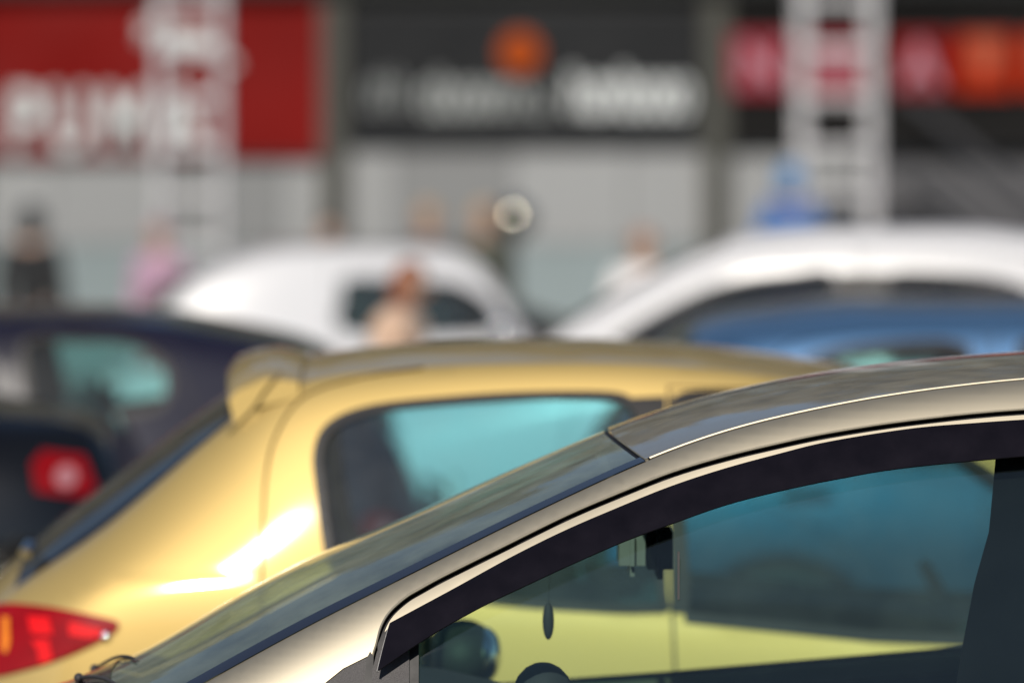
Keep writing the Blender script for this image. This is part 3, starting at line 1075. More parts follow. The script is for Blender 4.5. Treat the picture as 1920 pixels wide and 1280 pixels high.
for s in (-1, 1):
    door_mirror(G, -.10, .855 if s > 0 else .835, s, M['gold'] if s < 0 else M['plastic'], -1, y=s * .93)
# inside: dashboard, instrument hood, wheel, mirror, seats
dash = MB().ball((-.28, 0, .80), (.36, .64, .10)).build('dashboard', M['trim'], gold_root, True)
MB().ball((.055, -.36, .885), (.055, .15, .058)).build('instrument_hood', M['trim'], dash, True)
sw = MB().tube([(.17 + .085 * math.cos(a), -.36 + .18 * math.sin(a), .70 + .15 * math.cos(a)) for a in np.linspace(0, 2 * math.pi, 33)[:-1]], .015, 8, True)
sw.ball((.15, -.36, .69), (.05, .07, .07)).build('steering_wheel', M['plastic'], gold_root, True)
rv = MB().box((.219, 0, 1.128), (.048, .25, .098), bev=.020).build('rear_view_mirror', M['sunlit_plastic'], gold_root, True)  # front half coloured paler, as if the sun fell on it
MB().box((.270, 0, 1.126), (.046, .252, .104), bev=.018).build('mirror_frame', M['black_trim'], rv, True)
MB().tube([(.235, 0, 1.14), (.16, 0, 1.30)], .009, 6).build('mirror_stalk', M['plastic'], rv)
for y in (-.37, .37):
    seat(G, .86, y, .50, -1, hz=1.17)
seat(G, 1.45, -.32, .50, -1, hz=1.10)
seat(G, 1.45, .32, .50, -1, hz=1.10)
# wipers lying on the foot of the windscreen
for (ya, yb, xa, xb) in ((.42, -.20, -.80, -.68), (-.1, -.58, -.79, -.66)):
    pts = []
    for t in np.linspace(0, 1, 10):
        y, x = ya + (yb - ya) * t, xa + (xb - xa) * (t ** .8)
        z = float(G.ze(x) + G.cr(x) * (1 - min(1, abs(y) / float(G.ye(x))) ** 2.3))
        pts.append((x, y, z + .012 - .004 * t))
    w = MB().tube(pts, [.0036 - .001 * t for t in np.linspace(0, 1, 10)], 8).build('wiper', M['plastic'], gold_root, True)
    MB().tube([(q[0] + .008, q[1], q[2] - .006) for q in pts[3:]], .003, 6).build('wiper_blade', M['seal'], w)
    MB().ball(pts[0], (.009, .012, .009)).build('wiper_pivot', M['plastic'], w, True)
# small ornament that hangs from the mirror stalk
orn = thing('hanging_ornament', 'small dark drop-shaped ornament hanging by a cord inside the gold hatchback windscreen', 'ornament', (.066, 10.12, 1.0))
MB().ball((0, 0, 0), (.0105, .0105, .034)).build('drop', M['trim'], orn, True)
MB().tube([(0, 0, .034), (.004, 0, .10)], .0008, 5).build('cord', M['trim'], orn)
MB().ball((.004, 0, .098), (.006, .006, .006)).build('bead', M['amber_lens'], orn, True)

# ------------------------------------------------------------------ yellow hatchback behind it (nose to the right)
yel = thing('yellow_hatchback', 'yellow gold hatchback with a roof spoiler and red tail light behind the beige car', 'car', (0, 13.15, 0))
Y_edge = [(-1.28, .78), (-1.20, .835), (-1.06, .938), (-.984, .985), (-.863, 1.078), (-.741, 1.185), (-.632, 1.275), (-.55, 1.335), (-.45, 1.366), (-.313, 1.384), (-.072, 1.399), (.169, 1.403),
          (.41, 1.393), (.591, 1.372), (.85, 1.325), (1.0, 1.275), (1.45, 1.02), (1.66, .90), (1.95, .83), (2.25, .74), (2.45, .64), (2.52, .56)]
Y_ye = [(-1.28, .56), (-1.06, .55), (-.632, .52), (-.3, .535), (.2, .55), (.9, .54), (1.2, .575), (1.66, .64), (2.1, .62), (2.52, .52)]
Y_cr = [(-1.28, .06), (-1.06, .085), (-.9, .10), (-.70, .075), (-.55, .047), (-.313, .044), (.05, .043), (.554, .040), (.9, .045), (1.3, .07), (1.66, .07), (2.52, .03)]
Y_zb = [(-1.28, .72), (-1.12, .86), (-1.0, .935), (-.6, .930), (-.3, .905), (.083, .862), (.469, .821), (.996, .767), (1.66, .75), (2.2, .66), (2.52, .48)]
Y_Wb = [(-1.28, .60), (-1.15, .66), (-1.0, .695), (-.8, .725), (-.4, .745), (.3, .752), (1.2, .752), (1.8, .74), (2.2, .70), (2.52, .58)]
Yc = Car(yel, Y_edge, Y_ye, Y_cr, Y_zb, Y_Wb, sill=[(-1.28, .30), (-1.0, .2), (2.1, .2), (2.52, .26)], bulge=.02, k=.5, r=1.0, res=.04)
YW = (-.62, 1.83)
qwin = smooth_line([(-.395, .955), (-.41, .997), (-.428, 1.122), (-.434, 1.205), (-.404, 1.262), (-.309, 1.298), (-.119, 1.318), (.048, 1.327), (.21, 1.327), (.262, 1.315), (.29, 1.285), (.31, 1.2), (.335, .90), (.315, .862), (.05, .872), (-.25, .905), (-.37, .92)], 4)
dwin = smooth_line([(.39, .842), (.372, 1.1), (.362, 1.25), (.372, 1.315), (.45, 1.328), (.62, 1.310), (.85, 1.258), (1.0, 1.195), (1.2, 1.065), (1.38, .93), (1.46, .84), (1.44, .80), (1.2, .785), (.8, .80)], 4)
ydoor_hole = [(.350, 1.352), (.62, 1.345), (.86, 1.292), (1.02, 1.225), (1.25, 1.075), (1.47, .91), (1.52, .80), (1.53, .5), (1.47, .28), (.42, .28), (.37, .5), (.352, .9)]
Yc.side('body', M['yellow'], Yc.outline(YW, .33), [qwin, ydoor_hole], res=.02)
Yc.side('door_seal', M['seal'], inset(ydoor_hole, -.012), [inset(ydoor_hole, .02)], off=-.012)
for s in (-1, 1):
    d = Yc.side('door', M['yellow'], inset(ydoor_hole, .006), [dwin], sides=(s,))
    Yc.side('window_seal', M['seal'], inset(dwin, -.014), [inset(dwin, .012)], off=.003, sides=(s,), parent=d)
    Yc.side('window_glass', M['glass_door'], dwin, off=-.008, sides=(s,), parent=d)
    Yc.side('pillar_trim', M['seal'], [(.357, .85), (.357, 1.335), (.374, 1.31), (.364, 1.25), (.374, 1.1), (.385, .85)], off=.003, sides=(s,), parent=d)
    Yc.side('pillar_cover', M['seal'], [(.30, 1.29), (.27, 1.325), (.346, 1.328), (.346, .86), (.338, .87)], off=.003, sides=(s,))
    MB().box((.55, s * .83, .70), (.17, .03, .035), bev=.01).build('door_handle', M['yellow'], d, True)
    MB().tube([(q[0], s * (float(Yc.side_y(np.array(q[0]), np.array(q[1]))) + .0), q[1]) for q in smooth_line([(-.20, 1.392), (-.309, 1.376), (-.43, 1.345), (-.493, 1.305), (-.535, 1.229), (-.552, 1.146), (-.556, 1.05), (-.558, .94), (-.555, .80)], 6)], .0035, 6).build('panel_joint', M['joint'], yel, True)
    Yc.side('quarter_seal', M['seal'], inset(qwin, -.012), [inset(qwin, .010)], off=.003, sides=(s,), res=.025)
    Yc.side('quarter_glass', M['glass_yel'], qwin, off=-.008, sides=(s,))
    tl = lamp_patch(Yc, 'tail_light', M['red_lens'], smooth_line([(-1.262, .70), (-1.262, .80), (-1.20, .835), (-1.141, .858), (-1.022, .857), (-.895, .837), (-.877, .819), (-.915, .789), (-1.022, .742), (-1.141, .706)], 4), s, .008)
    MB().ball((-.915, s * (float(Yc.side_y(np.array(-.915), np.array(.80))) - .045), .803), (.055, .050, .034), 32, 20).build('lens_tip', M['red_lens'], tl, True)  # red bump added so the end of the lens catches the sun
    lamp_patch(Yc, 'reflector', M['red_lens_bright'], [(-1.08, .835), (-1.03, .835), (-1.02, .80), (-1.07, .80)], s, .011, parent=tl)
    lamp_patch(Yc, 'reflector', M['red_lens_bright'], [(-1.07, .785), (-1.03, .79), (-1.02, .745), (-1.05, .735), (-1.055, .765)], s, .011, parent=tl)
    lamp_patch(Yc, 'reflector', M['red_lens_bright'], [(-.985, .828), (-.915, .815), (-.905, .80), (-.94, .793), (-.985, .80)], s, .011, .02, parent=tl)
    MB().ball((-.905, s * (float(Yc.side_y(np.array(-.905), np.array(.80))) + .002), .800), (.013, .013, .013), 24, 16).build('bulb', M['chrome'], tl, True)  # chrome bead added for a white sun glint
    lamp_patch(Yc, 'indicator', M['amber_lens'], [(-1.140, .83), (-1.123, .83), (-1.118, .78), (-1.125, .755), (-1.138, .76)], s, .011, .015, parent=tl)
    lamp_patch(Yc, 'headlight', M['clear_lens'], [(2.50, .48), (2.42, .62), (2.1, .72), (1.95, .70), (2.2, .58)], s)
    Yc.side('wall_lining', M['trim'], [(-.75, .75), (-.75, 1.12), (-.6, 1.24), (-.35, 1.345), (.3, 1.365), (.345, 1.33), (.345, .70)], [inset(qwin, -.03)], off=-.045, sides=(s,))
    Yc.side('door_lining', M['trim'], inset(ydoor_hole, .012), [inset(dwin, -.004)], off=-.045, sides=(s,), parent=d)
    door_mirror(Yc, 1.36, .93, s, M['yellow'], 1)
Yc.top('rear_window', M['glass_black'], -1.10, -.645, v0=-.97, v1=.97, off=.004)
Yc.top('rear_window_border', M['frit'], -1.125, -.635, off=.001)
Yc.top('tailgate', M['yellow'], -1.28, -1.12)
Yc.top('roof_panel', M['yellow'], -.64, 1.0, nu=50)
Yc.top('headliner', M['liner'], -.58, .98, off=-.03)
Yc.top('windscreen', M['glass_yel'], 1.0, 1.62, v0=-.94, v1=.94)
Yc.top('windscreen_border', M['frit'], .99, 1.63, off=-.003)
Yc.top('bonnet', M['yellow'], 1.62, 2.52)
Yc.cap('rear_bumper', M['yellow'], -1.28, -.12)
Yc.cap('front_bumper', M['yellow'], 2.52, .12)
# roof spoiler with a down-turned fin at each end
sv = []
ys = np.linspace(-.575, .575, 33)
for y in ys:
    a = abs(y) / .575
    zt = 1.366 + .053 * (1 - a ** 2.4)
    fin = min(1.0, max(0.0, (a - .78) / .14))
    fin = fin * fin * (3 - 2 * fin)
    rnd = max(0.0, (a - .9) / .1) ** 2
    low = .050 + .070 * fin
    xr = -.662 + .022 * a ** 2
    sv += [(-.48, y, zt - .006), (-.555, y, zt + .006 - .004 * rnd), (xr + .055, y, zt - .002 - .010 * rnd), (xr + .020, y, zt - .014 - .012 * rnd), (xr, y, zt - .040 - .006 * rnd), (xr + .006 + .006 * fin, y, zt - low * .8),
           (xr + .022 + .012 * fin, y, zt - low), (xr + .050 + .014 * fin, y, zt - low + .006), (-.568 - .006 * fin, y, zt - .055 - .008 * fin), (-.48, y, zt - .04)]
sf = [(i * 10 + k, i * 10 + (k + 1) % 10, (i + 1) * 10 + (k + 1) % 10, (i + 1) * 10 + k) for i in range(32) for k in range(10)]
sf += [tuple(range(10)), tuple(32 * 10 + k for k in reversed(range(10)))]
MB().add(sv, sf).build('spoiler', M['yellow'], yel, True, 50)
for s in (-1, 1):
    jl = smooth_line([(-.520, 1.385), (-.555, 1.345), (-.585, 1.300), (-.640, 1.245)], 6)
    MB().tube([(q[0], s * .583, q[1]) for q in jl], .0022, 6).build('spoiler_joint', M['joint'], yel, True)
MB().ball((-1.10, 0, .955), (.03, .10, .02)).build('wiper_base', M['chrome'], yel, True)
MB().tube([(-1.095, -.44, .985), (-1.108, -.46, .965)], .016, 8).build('hinge_cap', M['chrome'], yel, True)
Yc.chassis(YW)
for wx in YW:
    for s in (-1, 1):
        Yc.wheel(wx, s, half=.68)
MB().box((-1.41, 0, .60), (.03, .5, .11), bev=.004).build('number_plate', M['plate'], yel)
MB().box((2.64, 0, .40), (.03, .5, .11), bev=.004).build('number_plate', M['plate'], yel)
for y in (-.36, .36):
    seat(Yc, .62, y, .46, 1, hz=1.06)
grey_seat = pbr('grey_seat_fabric', (.17, .18, .19), .9, var=.15, scale=30)
seat(Yc, -.05, -.31, .46, 1, grey_seat, hz=1.0)
seat(Yc, -.05, .31, .46, 1, grey_seat, hz=1.0)
MB().ball((1.35, 0, .74), (.3, .62, .09)).build('dashboard', M['trim'], yel, True)
MB().tube([(1.08 - .08 * math.cos(a), .35 + .18 * math.sin(a), .74 + .15 * math.cos(a)) for a in np.linspace(0, 2 * math.pi, 25)[:-1]], .014, 8, True).build('steering_wheel', M['plastic'], yel, True)


# ------------------------------------------------------------------ the other cars: same construction, own outlines
def plain_car(name, label, paint, loc, rz, P, glass_mat, group=None):
    """front of the car at -x; P gives outline, widths and window polygons"""
    root = thing(name, label, 'car', loc, rz, group)
    c = Car(root, P['edge'], P['ye'], P['cr'], P['zb'], P['Wb'], sill=P.get('sill', [(-9, .24), (9, .24)]), bulge=P.get('bulge', .06), res=.07)
    W = P['wheels']
    wins = [smooth_line(w, 3) for w in P['wins']]
    doors = P['doors']
    c.side('body', paint, c.outline(W, P.get('rw', .35)), doors)
    for i, dpoly in enumerate(doors):
        for s in (-1, 1):
            d = c.side('door', paint, inset(dpoly, .006), [wins[i]], sides=(s,))
            c.side('window_seal', M['seal'], inset(wins[i], -.016), [inset(wins[i], .010)], off=.004, sides=(s,), parent=d)
            c.side('window_glass', glass_mat, wins[i], off=-.008, sides=(s,), parent=d)
            c.side('door_lining', M['trim'], inset(dpoly, .02), [inset(wins[i], -.004)], off=-.045, sides=(s,), parent=d)
            hx = max(q[0] for q in dpoly) - .22
            hz = float(c.zb(hx)) - .10
            MB().box((hx, s * (float(c.side_y(np.array(hx), np.array(hz))) + .012), hz), (.17, .03, .035), bev=.01).build('door_handle', paint, d, True)
    if P.get('dark_pillars'):
        w0, w1 = max(q[0] for q in wins[0]) - .03, min(q[0] for q in wins[1]) + .05
        zt, zl = max(q[1] for q in wins[0]) - .004, min(q[1] for q in wins[1]) + .02
        for s in (-1, 1):
            c.side('pillar_cover', M['seal'], [(w0, zl), (w1, zl), (w1, zt), (w0, zt)], off=.006, sides=(s,))
    c.side('door_seal', M['seal'], inset(doors[0], -.012), [inset(doors[0], .02)], off=-.012)
    if len(doors) > 1:
        c.side('door_seal', M['seal'], inset(doors[1], -.012), [inset(doors[1], .02)], off=-.012)
    x0, x1 = c.x0, c.x1
    cw, hd, rh, rb = P['cowl'], P['header'], P['rheader'], P['rbase']
    c.top('bonnet', paint, x0, cw)
    c.top('windscreen_border', M['frit'], cw, hd, off=-.003)
    c.top('windscreen', P.get('ws', glass_mat), cw, hd, v0=-.94, v1=.94, off=.001)
    c.top('roof_panel', paint, hd, rh)
    c.top('headliner', M['liner'], hd + .02, rh - .02, off=-.03)
    c.top('rear_window_border', M['frit'], rh, rb, off=-.003)
    c.top('rear_window', glass_mat, rh, rb, v0=-.88, v1=.88, off=.001)
    c.top('tailgate', paint, rb, x1)
    fb = c.cap('front_bumper', paint, x0, -.13)
    c.cap('rear_bumper', paint, x1, .11)
    MB().box((x0 - .11, 0, .52), (.07, .8, .12), bev=.02).build('grille', M['plastic'], root, True)
    MB().box((x0 - .135, 0, .40), (.03, .5, .11), bev=.004).build('number_plate', M['plate'], root)
    MB().box((x1 + .10, 0, P.get('plate', .62)), (.03, .5, .11), bev=.004).build('number_plate', M['plate'], root)
    for s in (-1, 1):
        for key, nm, mt in (('head', 'headlight', 'clear_lens'), ('tail', 'tail_light', 'red_lens_dark')):
            t = lamp_patch(c, nm, M[mt], P[key], s, .008)
            if nm == 'tail_light':
                q = np.array(P[key])
                m_ = q.mean(0)
                hw_, hh_ = np.ptp(q[:, 0]) * .17, np.ptp(q[:, 1]) * .24
                lamp_patch(c, 'lens_glint_disc', M['pink_glint'], [(m_[0] + .01 + hw_ * math.cos(a), m_[1] - .008 + hh_ * math.sin(a)) for a in np.linspace(0, 2 * math.pi, 15)[:-1]], s, .013, .02, parent=t)  # pale disc painted on the lamp for its blurred white glints
        door_mirror(c, P['mirror'][0], P['mirror'][1], s, P.get('mirror_mat', paint), -1)
        for wx in W:
            c.wheel(wx, s, half=P.get('half', .70))
    c.chassis(W)
    for y in (-.37, .37):
        seat(c, P['seat'][0], y, .5, -1, hz=P['seat'][1])
        seat(c, P['seat'][0] + .8, y * .9, .5, -1, hz=P['seat'][1] - .05)
    MB().ball((cw + .25, 0, float(c.ze(cw)) - .06), (.3, .6, .1)).build('dashboard', M['trim'], root, True)
    return root, c


def shift(P, dx=0.0, sx=1.0, sz=1.0):
    def t(q):
        return [(a * sx + dx, b * sz) for a, b in q]
    Q = dict(P)
    for k in ('edge', 'zb'):
        Q[k] = t(P[k])
    for k in ('ye', 'cr', 'Wb'):
        Q[k] = [(a * sx + dx, b) for a, b in P[k]]
    Q['wins'] = [t(w) for w in P['wins']]
    Q['doors'] = [t(w) for w in P['doors']]
    Q['head'], Q['tail'] = t(P['head']), t(P['tail'])
    Q['wheels'] = [w * sx + dx for w in P['wheels']]
    for k in ('cowl', 'header', 'rheader', 'rbase'):
        Q[k] = P[k] * sx + dx
    Q['mirror'] = (P['mirror'][0] * sx + dx, P['mirror'][1] * sz)
    Q['seat'] = (P['seat'][0] * sx + dx, P['seat'][1] * sz)
    return Q


HATCH = dict(
    edge=[(0, .62), (.15, .72), (.5, .82), (.95, .90), (1.15, .965), (1.5, 1.16), (1.85, 1.33), (2.05, 1.395), (2.4, 1.425), (2.9, 1.425), (3.35, 1.38), (3.55, 1.33), (3.80, 1.06), (3.92, .90), (4.0, .74)],
    ye=[(0, .56), (.4, .64), (.95, .66), (1.6, .60), (2.05, .57), (3.0, .56), (3.55, .54), (4.0, .58)],
    cr=[(0, .03), (.9, .06), (1.3, .08), (1.9, .05), (2.6, .035), (3.4, .04), (4.0, .05)],
    zb=[(0, .54), (.5, .74), (1.0, .83), (1.4, .88), (2.2, .91), (3.2, .95), (3.8, .92), (4.0, .66)],
    Wb=[(0, .60), (.2, .69), (.7, .75), (1.5, .755), (2.8, .755), (3.5, .73), (3.8, .69), (4.0, .63)],
    wheels=[.70, 3.25], cowl=.98, header=1.98, rheader=3.54, rbase=3.86,
    doors=[[(1.40, .92), (1.5, 1.08), (1.8, 1.26), (2.0, 1.34), (2.25, 1.375), (2.52, 1.378), (2.54, .9), (2.52, .3), (1.42, .3), (1.36, .6)],
           [(2.56, .9), (2.55, 1.378), (2.95, 1.375), (3.2, 1.345), (3.34, 1.25), (3.40, 1.05), (3.36, .84), (3.1, .72), (2.92, .55), (2.85, .3), (2.56, .3)]],
    wins=[[(1.47, .935), (1.56, 1.05), (1.82, 1.21), (2.02, 1.29), (2.25, 1.325), (2.42, 1.328), (2.44, 1.1), (2.44, .95), (2.0, .92)],
          [(2.66, .955), (2.63, 1.15), (2.62, 1.32), (2.9, 1.325), (3.12, 1.29), (3.24, 1.22), (3.30, 1.06), (3.26, .985), (3.0, .965)]],
    head=[(.02, .50), (.06, .62), (.3, .72), (.5, .74), (.35, .62)], tail=[(3.80, .78), (3.76, .95), (3.83, 1.04), (3.92, .92), (3.97, .76)],
    mirror=(1.55, .97), seat=(2.15, 1.16))

# blue hatchback, nose to the left, right of the yellow one
bl = shift(shift(HATCH, sx=.95, sz=.985), dx=-1.9)
bl['cr'] = [(a, b * 1.6) for a, b in bl['cr']]
plain_car('blue_hatchback', 'light metallic blue hatchback parked beyond the yellow hatchback roof', M['blue'], (2.06, 18.75, 0), R(180), bl, M['glass_dark'])

# white tall car behind the blue one
MPV = shift(HATCH, sx=1.06, sz=1.165)
MPV = shift(MPV, dx=-1.32)
MPV['wins'] = [[(a, 1.05 + (b - 1.05) * .86) for a, b in w] for w in MPV['wins']]
MPV['dark_pillars'] = True
MPV['cr'] = [(a, b * .6) for a, b in MPV['cr']]
plain_car('white_family_car', 'tall white family car with dark side glass behind the blue hatchback roof', M['white'], (.17, 24.3, 0), R(-5), MPV, M['glass_black'])

# white small car on the left, nose to the right
CITY = dict(
    edge=[(-1.05, .60), (-.9, .70), (-.55, .82), (-.12, .90), (-.03, 1.0), (.08, 1.23), (.2, 1.40), (.32, 1.475), (.6, 1.505), (.95, 1.52), (1.35, 1.505), (1.6, 1.455), (1.85, 1.35), (2.02, 1.23), (2.15, 1.08),
          (2.25, .90), (2.3, .72)],
    ye=[(-1.05, .5), (-.5, .62), (-.1, .64), (.3, .57), (1.3, .56), (2.0, .52), (2.3, .56)],
    cr=[(-1.05, .03), (-.2, .06), (.05, .09), (.3, .05), (.9, .038), (1.8, .04), (2.3, .05)],
    zb=[(-1.05, .52), (-.5, .74), (0, .84), (.8, .91), (1.6, .98), (2.1, .88), (2.3, .64)],
    Wb=[(-1.05, .58), (-.7, .70), (0, .75), (1.5, .75), (2.0, .71), (2.3, .62)],
    wheels=[-.42, 1.74], cowl=-.10, header=.30, rheader=1.95, rbase=2.18,
    doors=[[(-.02, .95), (.10, 1.2), (.22, 1.34), (.36, 1.42), (.6, 1.455), (1.0, 1.468), (1.12, 1.465), (1.14, .9), (1.1, .3), (0, .3), (-.05, .7)]],
    wins=[[(.08, .98), (.17, 1.15), (.30, 1.25), (.42, 1.29), (.7, 1.31), (1.02, 1.31), (1.05, 1.2), (1.06, 1.0), (.6, .96)]],
    head=[(-1.02, .50), (-1.0, .60), (-.8, .70), (-.6, .72), (-.75, .60)], tail=[(2.10, .76), (2.06, .92), (2.12, 1.0), (2.2, .9), (2.26, .74)],
    mirror=(.14, 1.0), seat=(.75, 1.2), mirror_mat=M['chrome'])
CITY = shift(CITY, sx=1.08)
plain_car('white_small_car', 'small white rounded hatchback catching the sun, behind the dark hatchback', M['glossy_white'], (-.10, 36.6, 0), R(191), CITY, M['glass_dark'])

# dark hatchback on the left, seen from behind
SEDAN = dict(
    edge=[(0, .6), (.2, .72), (.7, .82), (1.2, .89), (1.45, 1.0), (1.9, 1.22), (2.2, 1.325), (2.5, 1.372), (2.9, 1.382), (3.2, 1.362), (3.45, 1.315), (3.7, 1.245), (4.0, 1.125), (4.2, 1.06), (4.5, 1.03), (4.62, .98), (4.7, .72)],
    ye=[(0, .56), (.4, .64), (1.2, .66), (1.9, .60), (2.4, .57), (3.2, .555), (4.1, .58), (4.7, .56)],
    cr=[(0, .03), (1.1, .06), (1.5, .08), (2.2, .05), (2.8, .035), (3.4, .045), (4.0, .05), (4.3, .03), (4.7, .03)],
    zb=[(0, .54), (.5, .74), (1.2, .83), (1.7, .89), (2.4, .92), (3.2, .95), (4.0, .97), (4.5, .94), (4.7, .64)],
    Wb=[(0, .60), (.2, .69), (.7, .75), (1.5, .76), (3.2, .76), (4.1, .74), (4.5, .70), (4.7, .63)],
    wheels=[.85, 3.6], cowl=1.22, header=2.18, rheader=3.22, rbase=4.15,
    doors=[[(1.68, .92), (1.8, 1.06), (2.05, 1.2), (2.3, 1.29), (2.55, 1.325), (2.68, 1.33), (2.70, .9), (2.68, .3), (1.66, .3), (1.6, .6)],
           [(2.72, .9), (2.71, 1.33), (2.95, 1.33), (3.12, 1.315), (3.26, 1.25), (3.34, 1.1), (3.3, .84), (3.22, .72), (3.12, .55), (3.05, .3), (2.72, .3)]],
    wins=[[(1.76, .945), (1.86, 1.05), (2.08, 1.165), (2.32, 1.245), (2.52, 1.28), (2.62, 1.283), (2.64, 1.1), (2.64, .955), (2.2, .93)],
          [(2.79, .96), (2.77, 1.15), (2.76, 1.283), (2.95, 1.283), (3.08, 1.27), (3.17, 1.22), (3.22, 1.12), (3.20, 1.02), (3.0, .97)]],
    head=[(.02, .50), (.06, .62), (.3, .72), (.5, .74), (.35, .62)], tail=[(4.405, .845), (4.39, .92), (4.42, .955), (4.54, .94), (4.58, .85), (4.54, .825)],
    mirror=(1.84, .98), seat=(2.5, 1.13), plate=.75)
FAST = dict(SEDAN)
FAST.update(edge=SEDAN['edge'][:11] + [(3.72, 1.255), (3.88, 1.15), (4.0, 1.0), (4.06, .90), (4.12, .72)],
            ye=SEDAN['ye'][:6] + [(4.12, .56)], cr=SEDAN['cr'][:6] + [(4.12, .04)], zb=SEDAN['zb'][:6] + [(3.8, .95), (4.0, .88), (4.12, .62)], Wb=SEDAN['Wb'][:5] + [(3.8, .73), (4.0, .69), (4.12, .63)],
            wheels=[.85, 3.42], rbase=3.96, tail=[(3.93, .60), (3.91, .70), (3.97, .72), (4.04, .69), (4.06, .60)])
FAST['wins'] = [SEDAN['wins'][0], [(2.79, 1.03), (2.77, 1.15), (2.76, 1.30), (2.95, 1.305), (3.09, 1.30), (3.19, 1.26), (3.25, 1.18), (3.22, 1.08), (3.0, 1.04)]]
plain_car('navy_hatchback', 'dark navy hatchback with a greenish see-through rear side window at the left', M['navy'], (-4.43, 19.8, 0), 0, FAST, M['glass_dark'])
plain_car('black_sedan', 'black saloon car whose red and white tail light shows at the left edge', M['charcoal'], (-5.83, 17.4, 0), 0, shift(SEDAN, sz=1.075), M['glass_black'])

# dark car between the two white ones
dk2 = shift(HATCH, dx=-2.0)
plain_car('charcoal_hatchback', 'charcoal hatchback half hidden behind the small white hatchback', M['charcoal'], (-.75, 42.5, 0), R(180), dk2, M['glass_black'])


# ================================================================== PEOPLE
def skin_mesh(name, nodes, edges, roots, mat, parent, levels=2):
    me = bpy.data.meshes.new(name)
    me.from_pydata([n[:3] for n in nodes], edges, [])
    o = bpy.data.objects.new(name, me)
    COL.objects.link(o)
    mod = o.modifiers.new('skin', 'SKIN')
    mod.use_smooth_shade = True
    sv_ = me.skin_vertices[0].data
    for i, n in enumerate(nodes):
        r_x = n[3]
        sv_[i].radius = r_x if isinstance(r_x, tuple) else (r_x, r_x)
        sv_[i].use_root = i in roots
    if levels:
        sb = o.modifiers.new('smooth', 'SUBSURF')
        sb.levels = sb.render_levels = levels
    bpy.context.view_layer.update()
    m2 = bpy.data.meshes.new_from_object(o.evaluated_get(bpy.context.evaluated_depsgraph_get()))
    bpy.data.objects.remove(o)
    m2.name = name
    m2.materials.clear()
    m2.materials.append(mat)
    m2.polygons.foreach_set('use_smooth', [True] * len(m2.polygons))
    return link(bpy.data.objects.new(name, m2), parent)


